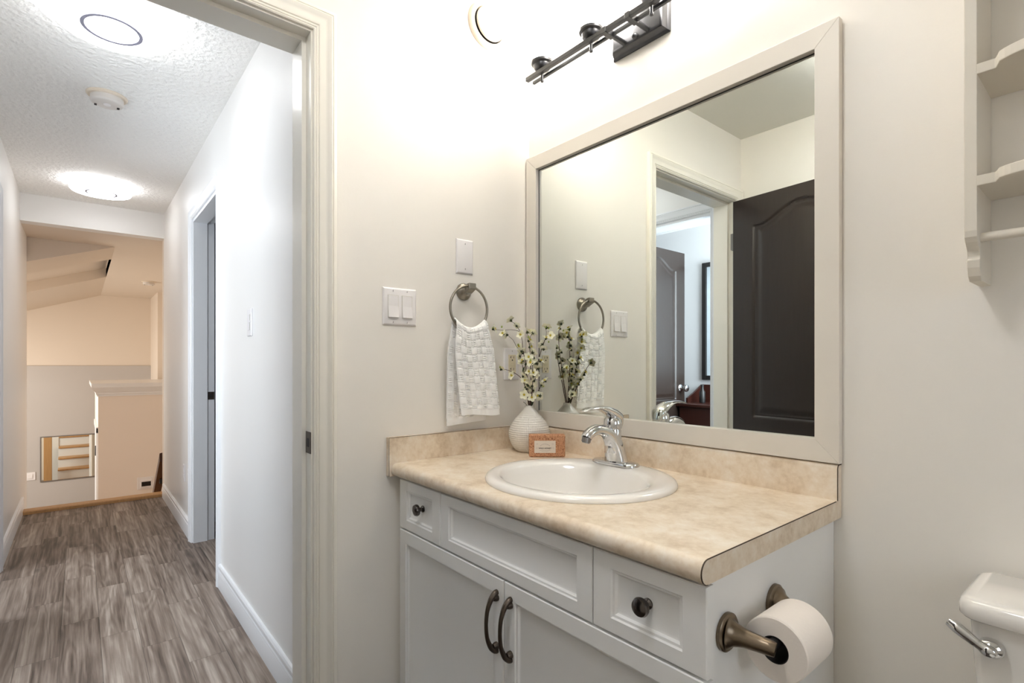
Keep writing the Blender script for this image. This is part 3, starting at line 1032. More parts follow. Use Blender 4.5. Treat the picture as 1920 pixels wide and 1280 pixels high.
m_.build('valve_body', M['chrome'], fa, smooth=40)
# lever: broad curved blade rising from the cap and reaching forward
lev = [(0.016, 0.104, .010, .006), (0.013, 0.118, .018, .008), (0.003, 0.136, .0255, .014), (-.018, 0.148, .0245, .014), (-.045, 0.158, .0205, .010), (-.075, 0.1635, .0165, .0052), (-.105, 0.1635, .0155, .004), (-.128, 0.160, .0135, .003), (-.137, 0.158, .008, .002)]
path = smooth_path([(0, y, z) for y, z, _, _ in lev], 4)
rx = lerp_list([q[2] for q in lev], len(path)); ry = lerp_list([q[3] for q in lev], len(path))
rs = []
for i, p in enumerate(path):
    t = (path[min(i + 1, len(path) - 1)] - path[max(i - 1, 0)]).normalized()
    nrm = Vector((1, 0, 0)).cross(t).normalized()
    rs.append([Vector((FX, FY, FZ)) + p + Vector((1, 0, 0)) * rx[i] * math.cos(2 * PI * k / 20) + nrm * ry[i] * math.sin(2 * PI * k / 20) for k in range(20)])
m_ = MB(); m_.rings(rs, True, True, True)
m_.build('lever', M['chrome'], fa, smooth=50)

# ------------------------------------------------------------------ framed mirror
mi = thing('framed_mirror', 'large off-white framed mirror above the beige backsplash', 'mirror', (0.522, -0.01, 0.914))
MX0, MX1, MZ0, MZ1 = 0.007, 1.037, 0.914, 1.886
IX0, IX1, IZ0, IZ1 = 0.0586, 0.987, 0.965, 1.837
yfm = -0.0205


def rail_(p):
    m = MB()
    vs = [(x, y, z) for y in (yfm, -0.002) for (x, z) in p]
    m.add(vs, [(0, 1, 2, 3), (7, 6, 5, 4), (0, 4, 5, 1), (1, 5, 6, 2), (2, 6, 7, 3), (3, 7, 4, 0)])
    m.build('frame_rail', M['mirror_frame'], mi, bevel=0.0012)


g = 0.0001
rail_([(MX0, MZ1), (MX1, MZ1), (IX1, IZ1), (IX0, IZ1)])
rail_([(MX1, MZ0), (MX0, MZ0), (IX0, IZ0), (IX1, IZ0)])
rail_([(MX0, MZ0), (MX0, MZ1), (IX0, IZ1), (IX0, IZ0)])
rail_([(MX1, MZ1), (MX1, MZ0), (IX1, IZ0), (IX1, IZ1)])
MB().box(IX0 - 0.006, IX1 + 0.006, -0.0052, -0.0045, IZ0 - 0.006, IZ1 + 0.006).build('glass', M['mirror'], mi)
m_ = MB()
m_.box(IX0 + 0.0006, IX0 + 0.003, -0.0060, -0.0053, IZ0, IZ1 - 0.0006).box(IX0, IX1, -0.0060, -0.0053, IZ1 - 0.003, IZ1 - 0.0006)
m_.build('edge_line', M['black_edge'], mi)


# ------------------------------------------------------------------ wall plates
def plate_x(name, label, y0, y1, z0, z1, cat='wall plate', mat='plastic', group=None):
    """plate on wall x=0 with softly bevelled rim"""
    t = thing(name, label, cat, (0, (y0 + y1) / 2, z0), group)
    m = MB()
    m.rings([[(d, y0 + i, z0 + i), (d, y1 - i, z0 + i), (d, y1 - i, z1 - i), (d, y0 + i, z1 - i)] for (i, d) in ((0, 0.0005), (0, 0.003), (0.0035, 0.0055), (0.005, 0.006))], True, True, True)
    m.build('plate', M[mat], t, smooth=20)
    return t


def screws(t, pts):
    for (y, z) in pts:
        m = MB(); m.lathe([(0.003, 0.0062), (0.003, 0.0068), (0.002, 0.0074), (0, 0.0075)], (0, y, z), 'x', 14, True, False)
        o = m.build('screw', M['plastic'], t, smooth=40)
        MB().box(0.0070, 0.0078, y - 0.0005, y + 0.0005, z - 0.0024, z + 0.0024).build('slot', M['slot'], o)


t = plate_x('blank_plate', 'white blank wall plate above the towel ring', -0.3255, -0.258, 1.435, 1.550)
screws(t, [(-0.292, 1.535), (-0.292, 1.451)])
t = plate_x('light_switch', 'white double rocker switch plate beside the bathroom doorway', -0.589, -0.476, 1.2505, 1.364, 'light switch')
for yc in (-0.556, -0.509):
    m = MB()
    w, h = 0.0165, 0.0335
    zc = 1.307
    m.box(0.006, 0.0068, yc - w - 0.0012, yc + w + 0.0012, zc - h - 0.0012, zc + h + 0.0012)
    m.build('rocker_frame', M['cabinet_in'], t)
    m = MB()
    m.prism([(0.006, zc - h), (0.0125, zc - h), (0.0118, zc - h + 0.004), (0.0078, zc + 0.002), (0.0072, zc + h), (0.006, zc + h)], 'y', yc - w, yc + w)
    # prism profile is (x,z) along y
    m.build('rocker', M['plastic'], t, bevel=0.0006)
screws(t, [(-0.556, 1.3545), (-0.509, 1.3545), (-0.556, 1.2595), (-0.509, 1.2595)])
t = plate_x('power_outlet', 'white power outlet with almond sockets behind the flowering branches', -0.123, -0.053, 1.075, 1.190, 'outlet')
yc, zc = -0.088, 1.1325
MB().box(0.006, 0.0085, yc - 0.0167, yc + 0.0167, zc - 0.0335, zc + 0.0335).build('receptacle', M['almond'], t, bevel=0.001)
rc = bpy.data.objects['receptacle']
for s in (1, -1):
    m = MB()
    z0 = zc + s * 0.021
    m.box(0.0085, 0.0088, yc - 0.0075, yc - 0.0055, z0 - 0.001, z0 + 0.008).box(0.0085, 0.0088, yc - 0.0105, yc - 0.0075, z0 + 0.0025, z0 + 0.0045)
    m.box(0.0085, 0.0088, yc + 0.0055, yc + 0.0072, z0 - 0.001, z0 + 0.007)
    m.lathe([(0.0026, 0.0085), (0.0026, 0.0088)], (0, yc, z0 - 0.007), 'x', 12)
    m.build('socket_slots', M['slot'], rc)
m = MB()
m.box(0.0085, 0.0098, yc - 0.008, yc + 0.008, zc + 0.0012, zc + 0.0055).box(0.0085, 0.0098, yc - 0.008, yc + 0.008, zc - 0.0055, zc - 0.0012)
m.build('test_button', M['almond'], rc, bevel=0.0004)
screws(t, [(yc, 1.179), (yc, 1.086)])

# dimmer on the hall wall (plane y=HR, facing -y)
t = thing('dimmer_switch', 'white slide dimmer plate on the hall wall outside the doorway', 'light switch', (-0.934, HR, 1.25))
m = MB()
x0, x1, z0, z1 = -0.972, -0.900, 1.25, 1.364
m.rings([[(x0 + i, HR - d, z0 + i), (x1 - i, HR - d, z0 + i), (x1 - i, HR - d, z1 - i), (x0 + i, HR - d, z1 - i)] for (i, d) in ((0, 0.0005), (0, 0.004), (0.003, 0.0065), (0.005, 0.007))], True, True, True)
m.build('plate', M['plastic'], t, smooth=20)
MB().box(-0.950, -0.926, HR - 0.0095, HR - 0.007, 1.275, 1.34).build('paddle', M['plastic'], t, bevel=0.001)
MB().box(-0.918, -0.912, HR - 0.0085, HR - 0.007, 1.275, 1.34).build('slider_track', M['cabinet_in'], t)
MB().box(-0.922, -0.908, HR - 0.0125, HR - 0.007, 1.305, 1.315).build('slider', M['plastic'], t, bevel=0.001)

# two low outlets on the hall wall past the doorway
for (x, z, lb) in ((-2.74, 0.33, 'white low wall outlet nearer the end of the hall by the stairs'), (-2.545, 0.325, 'white low wall outlet right beside the hall doorway casing')):
    t = thing('wall_outlet', lb, 'outlet', (x, HR, z))
    m = MB()
    m.rings([[(x - .035 + i, HR - d, z + i), (x + .035 - i, HR - d, z + i), (x + .035 - i, HR - d, z + .115 - i), (x - .035 + i, HR - d, z + .115 - i)] for (i, d) in ((0, 0.0005), (0, 0.004), (0.004, 0.006))], True, True, True)
    m.build('plate', M['plastic'], t, smooth=20)
    m = MB()
    for zz in (z + 0.038, z + 0.077):
        m.box(x - .014, x + .014, HR - 0.008, HR - 0.006, zz - .013, zz + .013)
    m.build('socket', M['plastic'], t, bevel=0.002)

# keypad on the closet face and switch on the far wall
t = thing('wall_keypad', 'white wall keypad with a dark display on the closet face below the hall', 'keypad', (-6.0, -0.695, -0.32))
MB().box(-5.999, -5.985, -0.775, -0.615, -0.325, -0.185).build('plate', M['plastic'], t, bevel=0.004)
kp = MB().box(-5.986, -5.972, -0.745, -0.635, -0.305, -0.215).build('housing', M['plastic'], t, bevel=0.004)
MB().box(-5.973, -5.970, -0.735, -0.645, -0.288, -0.236).build('display', M['screen'], kp)
t = thing('wall_switch', 'white switch plate on the entry wall left of the small mirror', 'light switch', (FARX + .036, -1.83, -0.50))
MB().box(FARX + .036, FARX + .044, -1.90, -1.785, -0.545, -0.43).build('plate', M['plastic'], t, bevel=0.003)
MB().box(FARX + .044, FARX + .050, -1.87, -1.815, -0.52, -0.455).build('rocker', M['plastic'], t, bevel=0.002)

# ------------------------------------------------------------------ towel ring and towel
tr = thing('towel_ring', 'brushed nickel towel ring on the wall below the blank plate', 'towel ring', (0, -0.296, 1.374))
ry0, rz0 = -0.296, 1.374
m = MB()
m.lathe([(0.0285, 0.0005), (0.0285, 0.006), (0.026, 0.010), (0.020, 0.013), (0.0155, 0.018), (0.0135, 0.028), (0.0125, 0.036)], (0, ry0, rz0), 'x', 32)
m.build('flange', M['nickel'], tr, smooth=40)
m = MB()
m.rings([[(0.026, ry0 - 0.012, rz0 - 0.012), (0.026, ry0 + 0.012, rz0 - 0.012), (0.026, ry0 + 0.012, rz0 + 0.014), (0.026, ry0 - 0.012, rz0 + 0.014)],
         [(0.040, ry0 - 0.014, rz0 - 0.004), (0.040, ry0 + 0.014, rz0 - 0.004), (0.040, ry0 + 0.014, rz0 + 0.022), (0.040, ry0 - 0.014, rz0 + 0.022)],
         [(0.056, ry0 - 0.014, rz0 + 0.004), (0.056, ry0 + 0.014, rz0 + 0.004), (0.056, ry0 + 0.014, rz0 + 0.024), (0.056, ry0 - 0.014, rz0 + 0.024)]], True, True, True)
m.build('arm', M['nickel'], tr, bevel=0.002)
RC = Vector((0.046, -0.3035, 1.3145))
RR = 0.0735
m = MB()
pts = [RC + Vector((0, RR * math.sin(2 * PI * i / 64), RR * math.cos(2 * PI * i / 64))) for i in range(64)]
rs = []
for i in range(64):
    a = 2 * PI * i / 64
    er = Vector((0, math.sin(a), math.cos(a)))
    rs.append([pts[i] + er * 0.0043 * math.cos(2 * PI * k / 12) + Vector((1, 0, 0)) * 0.0043 * math.sin(2 * PI * k / 12) for k in range(12)])
rs.append(rs[0])
m.rings(rs, True)
m.build('ring', M['nickel'], tr, smooth=60)

# towel: one folded cloth hanging through the ring
random.seed(5)


def towel_mesh():
    m = MB()
    n_w, n_l = 84, 300
    Lf, Lb = 0.292, 0.315
    L = Lf + Lb

    def fn(a, c):
        s = c * L                      # from front hem up over ring and down the back
        fw = a - 0.5
        zb = RC.z - RR + 0.0085        # saddle over the lower arc of the ring
        if s < Lf:
            k = (Lf - s)
            front_ = True
        else:
            k = s - Lf
            front_ = False
        t = min(1, k / 0.30)
        narrow = 0.5 * (1 + math.cos(PI * min(1, k / 0.10)))
        w = 0.150 + 0.006 * t - 0.030 * narrow
        yc = RC.y + 0.003 + (0.030 * t if front_ else 0.004 * t)
        y = yc + fw * w
        sag = 0.030 * (abs(2 * fw) ** 2.0) * math.exp(-k / 0.05)       # cloth follows ring arc upward at its sides
        r = 0.0115
        if k < r * PI / 2:
            ang_ = k / r
            xo = r * math.sin(ang_)
            zo = r * math.cos(ang_) - r
        else:
            xo = r
            zo = -r - (k - r * PI / 2)
        lean = 0.010 * t
        x = RC.x + (xo + lean if front_ else -xo - 0.012 * t)
        z = zb + zo + sag
        # soft vertical folds
        x += 0.0022 * math.sin(fw * 17 + 2.2 * t) * (0.3 + t) * (1 if front_ else 0.6)
        # woven basket relief: smooth pads alternating with ribbed blocks
        bw, bh = 0.0215, 0.0235
        v_ = k + 0.003 * math.sin(fw * 9)
        i_, j_ = math.floor((a * 0.158) / bw), math.floor(v_ / bh)
        uu = (a * 0.158 / bw) % 1
        vv = (v_ / bh) % 1
        edge = min(1, min(uu, 1 - uu) * 7) * min(1, min(vv, 1 - vv) * 7)
        if (i_ + j_) % 2 == 0:
            h = 0.0034 * edge
        else:
            h = 0.0034 * (0.5 + 0.5 * math.cos(2 * PI * vv * 4)) * min(1, min(uu, 1 - uu) * 9)
        if k > (Lf if front_ else Lb) - 0.022:
            h = 0.0012
        h *= min(1, k / 0.012)
        x += (h if front_ else -h)
        if front_:
            z -= 0.006 * (fw + 0.5) * 0 + 0.004 * math.sin(fw * 5) * t
        else:
            z -= 0.010 * (0.5 - fw) * t
        return (max(x, 0.010), y, z)
    m.grid(fn, n_w, n_l)
    return m


tw = towel_mesh().build('hand_towel', M['towel'], None, smooth=70)
sd = tw.modifiers.new('thickness', 'SOLIDIFY')
sd.thickness = 0.006
sd.offset = 0
tag(tw, 'white basket-weave hand towel hanging from the nickel ring', 'towel')

# ------------------------------------------------------------------ vase
VX, VY = 0.112, -0.098
vprof = [(0.036, 0.0), (0.043, 0.001), (0.052, 0.010), (0.062, 0.026), (0.0685, 0.044), (0.0705, 0.060), (0.068, 0.076), (0.060, 0.094), (0.048, 0.111), (0.035, 0.125), (0.024, 0.138), (0.0165, 0.148), (0.0135, 0.156)]
vp = smooth_path([(r, 0, z) for r, z in vprof], 9)
rs = []
nv = 192
for k, p in enumerate(vp):
    r0, z0 = p.x, p.z
    ring = []
    for i in range(nv):
        a = 2 * PI * i / nv
        row = z0 / 0.0070
        uu = a / (2 * PI) * 34
        amp = 0.0030 * min(1, max(0, (r0 - 0.028) / 0.012)) * min(1, z0 / 0.012)
        h = math.cos(2 * PI * uu) * math.cos(PI * row)
        r = r0 + amp * (abs(h) ** 0.8 * (1 if h > 0 else 1)) - amp * 0.5
        ring.append((VX + r * math.cos(a), VY + r * math.sin(a), CT + 0.0005 + z0))
    rs.append(ring)
inner = [[(VX + r * math.cos(2 * PI * i / nv), VY + r * math.sin(2 * PI * i / nv), CT + z) for i in range(nv)] for (r, z) in ((0.0125, 0.157), (0.0105, 0.156), (0.0100, 0.140), (0.02, 0.12))]
m = MB(); m.rings(rs + inner, True, True, False)
va = m.build('vase', M['vase'], None, smooth=80)
tag(va, 'white dimpled teardrop vase in the counter corner', 'vase')

# ------------------------------------------------------------------ flowering branches
RV = Vector((0.638, 0.770, 0)); FV = Vector((-0.770, 0.638, 0)); ZV = Vector((0, 0, 1))
NECK = Vector((VX, VY, CT + 0.150))


def bp_(r, u, d):          # millimetres across, up, and back from the vase mouth
    return NECK + RV * (r / 1000) + ZV * (u / 1000) + FV * (d / 1000)


def petal_mb():
    m = MB()
    for k in range(5):
        a = 2 * PI * k / 5
        ca, sa = math.cos(a), math.sin(a)

        def fn(u, v, ca=ca, sa=sa):
            w = 0.0052 * math.sin(PI * min(1, 0.12 + 0.80 * v)) ** 0.7
            x = 0.0012 + 0.0105 * v
            y = (u - 0.5) * 2 * w
            z = 0.0015 + 0.0042 * v ** 1.3 + 0.0012 * (abs(u - 0.5) * 2) ** 2 - 0.0018 * v ** 4
            return (x * ca - y * sa, x * sa + y * ca, z)
        m.grid(fn, 6, 7)
    return m


def centre_mb():
    m = MB()
    m.lathe([(0.0, 0.001), (0.0022, 0.0015), (0.0024, 0.003), (0.0014, 0.005), (0.0, 0.0055)], n=10, cap0=False, cap1=False)
    for k in range(6):
        a = 2 * PI * k / 6
        m.tube([(0.001 * math.cos(a), 0.001 * math.sin(a), 0.002), (0.0028 * math.cos(a), 0.0028 * math.sin(a), 0.0068)], [0.0004, 0.0006], 5)
    return m


def calyx_mb():
    m = MB()
    m.lathe([(0.0, -0.004), (0.0016, -0.0035), (0.0028, -0.001), (0.003, 0.001), (0.0, 0.0018)], n=8, cap0=False, cap1=False)
    for k in range(5):
        a = 2 * PI * (k + 0.5) / 5
        ca, sa = math.cos(a), math.sin(a)
        m.add([(0.002 * ca - 0.0014 * sa, 0.002 * sa + 0.0014 * ca, 0.000), (0.002 * ca + 0.0014 * sa, 0.002 * sa - 0.0014 * ca, 0.000), (0.0065 * ca, 0.0065 * sa, 0.0022), (0.002 * ca, 0.002 * sa, -0.0012)], [(0, 1, 2), (0, 2, 3), (1, 3, 2)])
    return m


def leaf_mb():
    m = MB()

    def fn(u, v):
        w = 0.0048 * math.sin(PI * v) ** 0.8
        return (0.022 * v, (u - 0.5) * 2 * w, 0.004 * math.sin(PI * v) * 0.5 + 0.0014 * abs(u - 0.5) * 2)
    m.grid(fn, 5, 9)
    return m


def bud_mb():
    m = MB()
    m.lathe([(0.0, -0.001), (0.0022, 0.0), (0.0032, 0.003), (0.0026, 0.006), (0.0, 0.0085)], n=9, cap0=False, cap1=False)
    return m


PROTO = {}


def proto(kind):
    """first call builds the shape; later calls reuse its mesh on a copied object"""
    if kind not in PROTO:
        fn, mat, nm = {'blossom': (petal_mb, 'petal', 'blossom'), 'centre': (centre_mb, 'pollen', 'centre'), 'calyx': (calyx_mb, 'calyx', 'calyx'),
                       'leaf': (leaf_mb, 'leaf', 'leaf'), 'bud': (bud_mb, 'bud', 'bud')}[kind]
        PROTO[kind] = fn().build(nm, M[mat], None, smooth=60, origin=(0, 0, 0))
        return PROTO[kind]
    o = PROTO[kind].copy()
    COL.objects.link(o)
    return o


def orient(d):
    d = Vector(d).normalized()
    return d.to_track_quat('Z', 'Y').to_euler()


def place(o, parent, pos, rot=None, scale=1.0):
    o.parent = parent
    o.location = Vector(pos) - WORLD[parent.name]
    if rot is not None:
        o.rotation_euler = rot
    o.scale = (scale,) * 3
    WORLD[o.name] = Vector(pos)
    return o


CAMP = Vector((1.455, -1.288, 1.13))


def blossom(branch, pos, d, s=1.0):
    q = orient(d)
    bl = place(proto('blossom'), branch, pos, q, s)
    for kind in ('centre', 'calyx'):
        c = proto(kind)
        c.parent = bl
        c.location = (0, 0, 0)
        c.rotation_euler = (0, 0, 0)
        c.scale = (1, 1, 1)


rnd = random.Random(11)
BR_GROUP = 'flowering branches in the vase'
BRANCHES = [
    ('tallest cream blossom branch arching left at its tip in the white vase', [(3, 0, 0), (-3, 60, 10), (-11, 135, 22), (-20, 195, 30), (-27, 245, 34), (-40, 278, 34), (-61, 298, 30)],
     [[(-27, 245, 34), (-34, 262, 32), (-60, 268, 30), (-92, 266, 24), (-122, 268, 14)], [(-18, 190, 30), (-40, 205, 34), (-56, 232, 36), (-72, 246, 36)], [(-85, 266, 25), (-92, 256, 25)]],
     [(-28, 250, 30), (-63, 300, 28), (-77, 250, 34), (-26, 192, 24), (-22, 160, 20), (-124, 269, 12), (-44, 281, 30), (-90, 253, 22), (-12, 120, 14)], [(-66, 304, 30), (-96, 275, 24), (-88, 252, 23), (-127, 271, 12)], [(-14, 140, 20)]),
    ('straight upright cream blossom branch in the middle of the white vase', [(3, 0, -4), (5, 70, -18), (3, 140, -34), (0, 200, -46), (-6, 240, -54), (-9, 250, -56)],
     [[(-2, 225, -50), (2, 240, -52), (6, 248, -52)]], [(-8, 254, -58), (8, 250, -52), (0, 205, -50), (-5, 170, -44), (4, 150, -40), (9, 186, -42), (-4, 226, -52), (0, 120, -34)], [(-4, 236, -56)], [(3, 155, -36), (9, 140, -34)]),
    ('cream blossom branch leaning right past the mirror edge from the white vase', [(5, 0, -2), (12, 50, -6), (22, 115, -10), (32, 165, -12), (43, 205, -12), (54, 232, -12), (62, 245, -10), (64, 262, -10)],
     [[(56, 236, -12), (58, 255, -12), (56, 268, -12)], [(40, 195, -12), (46, 202, -16), (52, 200, -18)], [(54, 232, -12), (66, 240, -8), (76, 242, -6)]],
     [(56, 235, -18), (72, 244, -8), (48, 198, -18), (36, 158, -20), (30, 132, -20), (58, 272, -12), (18, 105, -18), (44, 214, -16), (24, 150, -16), (14, 80, -14)], [(65, 268, -10), (55, 272, -14), (66, 222, -8)], [(18, 160, -10), (26, 155, -8)]),
    ('low cream blossom branch reaching left across the power outlet', [(-2, 0, -6), (-8, 40, -6), (-17, 78, -4), (-32, 104, 0), (-56, 120, 4), (-84, 130, 8), (-96, 129, 10)],
     [[(-62, 122, 4), (-58, 112, 2)]], [(-58, 108, 0), (-97, 130, 10), (-22, 106, -8), (-16, 88, -12), (-10, 62, -14)], [(-101, 134, 10)], [(-12, 112, -12)]),
    ('short cream blossom branch spreading low to the right of the white vase', [(6, 0, -6), (20, 32, -12), (32, 60, -16), (44, 80, -18), (52, 88, -18)],
     [[(38, 70, -16), (44, 70, -18)]], [(54, 90, -18), (36, 40, -20), (24, 38, -20), (40, 76, -20)], [(45, 70, -18)], [(14, 20, -10)]),
    ('short cream blossom branch standing left of centre in the white vase', [(0, 0, 4), (-10, 60, 16), (-20, 125, 30), (-28, 165, 38), (-34, 190, 42), (-36, 203, 44)],
     [[(-30, 170, 38), (-26, 184, 38)]], [(-34, 208, 42), (-22, 186, 34), (-27, 152, 30), (-20, 98, 18), (-32, 176, 34)], [(-38, 212, 42)], [(-20, 118, 24)]),
    ('shortest cream blossom spray at the mouth of the white vase', [(0, 0, -10), (-3, 22, -14), (-7, 46, -18), (-8, 72, -20)],
     [[(-4, 30, -16), (-16, 42, -20)], [(-2, 20, -14), (6, 34, -20)]], [(-6, 76, -22), (-18, 44, -22), (8, 34, -24), (4, 62, -18), (-14, 70, -20), (12, 58, -22)], [(-14, 30, -18)], [(-8, 4, -12), (8, 4, -12)]),
    ('cream blossom branch leaning forward over the counter from the white vase', [(4, 0, -10), (8, 50, -30), (10, 100, -54), (8, 135, -72), (4, 150, -84)],
     [[(9, 95, -52), (16, 108, -60)]], [(4, 152, -86), (16, 110, -62), (10, 118, -64), (8, 74, -42), (14, 92, -50)], [(2, 158, -88)], [(8, 60, -36)]),
]
# each row: label, main stem, side twigs, blossoms (right, up, back in mm), buds, leaves
for (lb, main, sides, bls, buds, leaves) in BRANCHES:
    base = bp_(main[0][0], -40, main[0][2] * 0.4)
    br = thing('flower_branch', lb, 'flower branch', base, BR_GROUP)
    m = MB()
    first = [(main[0][0] * 0.5, -40, main[0][2] * 0.3)] + main
    first = [(f[0], f[1], f[2]) for f in first]
    pts = smooth_path([bp_(*p) for p in first], 5)
    pts = [p + Vector((rnd.uniform(-1, 1), rnd.uniform(-1, 1), 0)) * 0.0007 if i > 8 else p for i, p in enumerate(pts)]
    m.tube(pts, lerp_list([0.0017, 0.0016, 0.0013, 0.0010, 0.0007], len(pts)), 7)
    m.build('stem', M['twig'], br, smooth=60)
    for sd_ in sides:
        m = MB()
        p2 = smooth_path([bp_(*p) for p in sd_], 5)
        m.tube(p2, lerp_list([0.0009, 0.0006], len(p2)), 6)
        m.build('twig', M['twig'], br, smooth=60)
    for q in bls:
        P = bp_(*q)
        d = (CAMP - P).normalized() * rnd.uniform(-0.7, 0.9) + Vector((rnd.uniform(-1, 1), rnd.uniform(-1, 1), rnd.uniform(0.0, 1.0)))
        blossom(br, P, d, rnd.uniform(1.1, 1.5))
    for q in buds:
        place(proto('bud'), br, bp_(*q), orient((rnd.uniform(-.6, .6), rnd.uniform(-.6, .6), 1)), rnd.uniform(0.8, 1.1))
    for q in leaves:
        e = Euler((rnd.uniform(-.4, .4), rnd.uniform(-1.2, -0.5), rnd.uniform(0, 2 * PI)))
        place(proto('leaf'), br, bp_(*q), e, rnd.uniform(0.8, 1.1))

# ------------------------------------------------------------------ soap bar
so = thing('soap_bar', 'brown paper wrapped soap bar with a cream label standing by the sink', 'soap', (0.235, -0.125, CT))
SW, SH, ST = 0.116, 0.072, 0.030
smx = Matrix.Translation((0.242, -0.137, CT + 0.0005)) @ Matrix.Rotation(math.atan2(0.770, 0.638), 4, 'Z')
# local: x across, y back (away from camera), z up; front face at y=0


def soap_box():
    m = MB()
    m.box(-SW / 2, SW / 2, 0, ST, 0, SH)
    return m


sb = soap_box().xform(smx).build('wrapper', M['soap'], so, bevel=0.005, seg=3)
m = MB()
for s in (-1, 1):
    x = s * (SW / 2 + 0.0004)
    m.add([(x, 0.004, 0.006), (x, ST - 0.004, 0.006), (x, ST / 2, SH * 0.5), (x, ST - 0.004, SH - 0.006), (x, 0.004, SH - 0.006)], [(0, 1, 2), (2, 3, 4)])
m.xform(smx).build('folded_flap', M['soap'], so)
lb_ = MB().box(-0.041, 0.027, -0.0008, 0.0002, 0.0135, 0.0525).xform(smx).build('paper_label', M['paper'], so)
lab(lb_, 'cream paper label printed WILD HONEY')


def text_mb(txt, size, spacing=1.0):
    cu = bpy.data.curves.new('lettering', 'FONT')
    cu.body = txt
    cu.size = size
    cu.align_x = 'CENTER'
    cu.space_character = spacing
    cu.extrude = 0.00012
    cu.offset = 0.00018
    to = bpy.data.objects.new('lettering', cu)
    COL.objects.link(to)
    bpy.context.view_layer.update()
    dg = bpy.context.evaluated_depsgraph_get()
    me = bpy.data.meshes.new_from_object(to.evaluated_get(dg))
    m = MB()
    m.v = [v.co.copy() for v in me.vertices]
    m.f = [tuple(p.vertices) for p in me.polygons]
    bpy.data.objects.remove(to)
    bpy.data.meshes.remove(me)
    bpy.data.curves.remove(cu)
    return m


tm = text_mb('WILD HONEY', 0.0062, 1.08)
tm.xform(smx @ Matrix.Translation((-0.007, -0.0011, 0.0265)) @ Matrix.Rotation(PI / 2, 4, 'X')).build('printed_name', M['ink'], lb_)
# fine print too small to read: arched row, corner ornaments and two lines of small strokes
m = MB()
for i in range(9):
    a = math.radians(130 - 10 * i)
    x = -0.007 + 0.022 * math.cos(a)
    z = 0.0205 + 0.0215 * math.sin(a)
    m.box(x - 0.0008, x + 0.0008, -0.0011, -0.0008, z - 0.0012, z + 0.0012)
for row, n in ((0.0215, 20), (0.0185, 13)):
    for i in range(n):
        x = -0.007 + (i - (n - 1) / 2) * 0.0017
        m.box(x - 0.0005, x + 0.0005, -0.0011, -0.0008, row - 0.0006, row + 0.0006)
for (x, z) in ((-0.032, 0.042), (0.018, 0.042), (-0.033, 0.029), (0.019, 0.029)):
    for k in range(5):
        a = 2 * PI * k / 5
        m.box(x + 0.0022 * math.cos(a) - 0.0006, x + 0.0022 * math.cos(a) + 0.0006, -0.0011, -0.0008, z + 0.0018 * math.sin(a) - 0.0005, z + 0.0018 * math.sin(a) + 0.0005)
m.xform(smx).build('fine_print', M['faint_ink'], lb_)

# ------------------------------------------------------------------ vanity light
vl = thing('vanity_light', 'dark pewter four-light vanity fixture above the framed mirror', 'wall light', (0.505, -0.0, 2.07))
m = MB()
x0, x1, z0, z1 = 0.404, 0.606, 2.073, 2.19
m.rings([[(x0 + i, -d, z0 + i), (x1 - i, -d, z0 + i), (x1 - i, -d, z1 - i), (x0 + i, -d, z1 - i)] for (i, d) in ((0, 0.001), (0, 0.006), (0.004, 0.009), (0.006, 0.010), (0.007, 0.016), (0.012, 0.026), (0.016, 0.029), (0.020, 0.030))], True, True, True)
m.build('back_plate', M['fixture'], vl, smooth=25)
XC = [0.181, 0.397, 0.613, 0.829]
ZB = 2.096
YF, YB, YS = -0.117, -0.088, -0.102
MB().box(0.122, 0.888, YF - 0.0075, YF + 0.0065, ZB - 0.0065, ZB + 0.0065).build('bar', M['fixture'], vl, bevel=0.0008)
MB().box(0.122, 0.888, YB - 0.0045, YB + 0.0045, ZB - 0.0045, ZB + 0.0045).build('bar', M['fixture'], vl, bevel=0.0008)
for x in (0.463, 0.547):
    MB().box(x - 0.008, x + 0.008, YF - 0.0085, YB + 0.007, ZB - 0.009, ZB + 0.009).build('clamp', M['fixture'], vl, bevel=0.001)
    m = MB(); m.tube([(x, YB, ZB), (x, -0.028, ZB)], 0.0075, 14); m.build('arm', M['fixture'], vl, smooth=40)
m = MB(); m.lathe([(0.009, 0.028), (0.009, 0.034), (0.006, 0.040), (0.0, 0.043)], (0.505, 0, ZB), '-y', 18, True, False)
m.build('finial', M['fixture'], vl, smooth=40)
for x in XC:
    m = MB()
    m.lathe([(0.0, -0.026), (0.0048, -0.025), (0.0058, -0.021), (0.0048, -0.017), (0.0045, 0.006), (0.012, 0.009), (0.023, 0.014), (0.0285, 0.022), (0.0292, 0.030), (0.033, 0.031), (0.0365, 0.034), (0.0365, 0.041), (0.034, 0.043), (0.016, 0.043)], (x, YS, ZB), 'z', 32, False, True)
    cup = m.build('cup', M['fixture'], vl, smooth=35)
    m = MB()
    m.lathe([(0.022, 0.0435), (0.026, 0.050), (0.034, 0.070), (0.041, 0.095), (0.046, 0.120), (0.052, 0.142), (0.058, 0.152)], (x, YS, ZB), 'z', 36, True, False)
    lab(m.build('glass_shade', M['shade'], cup, smooth=60), 'glowing white glass shade')

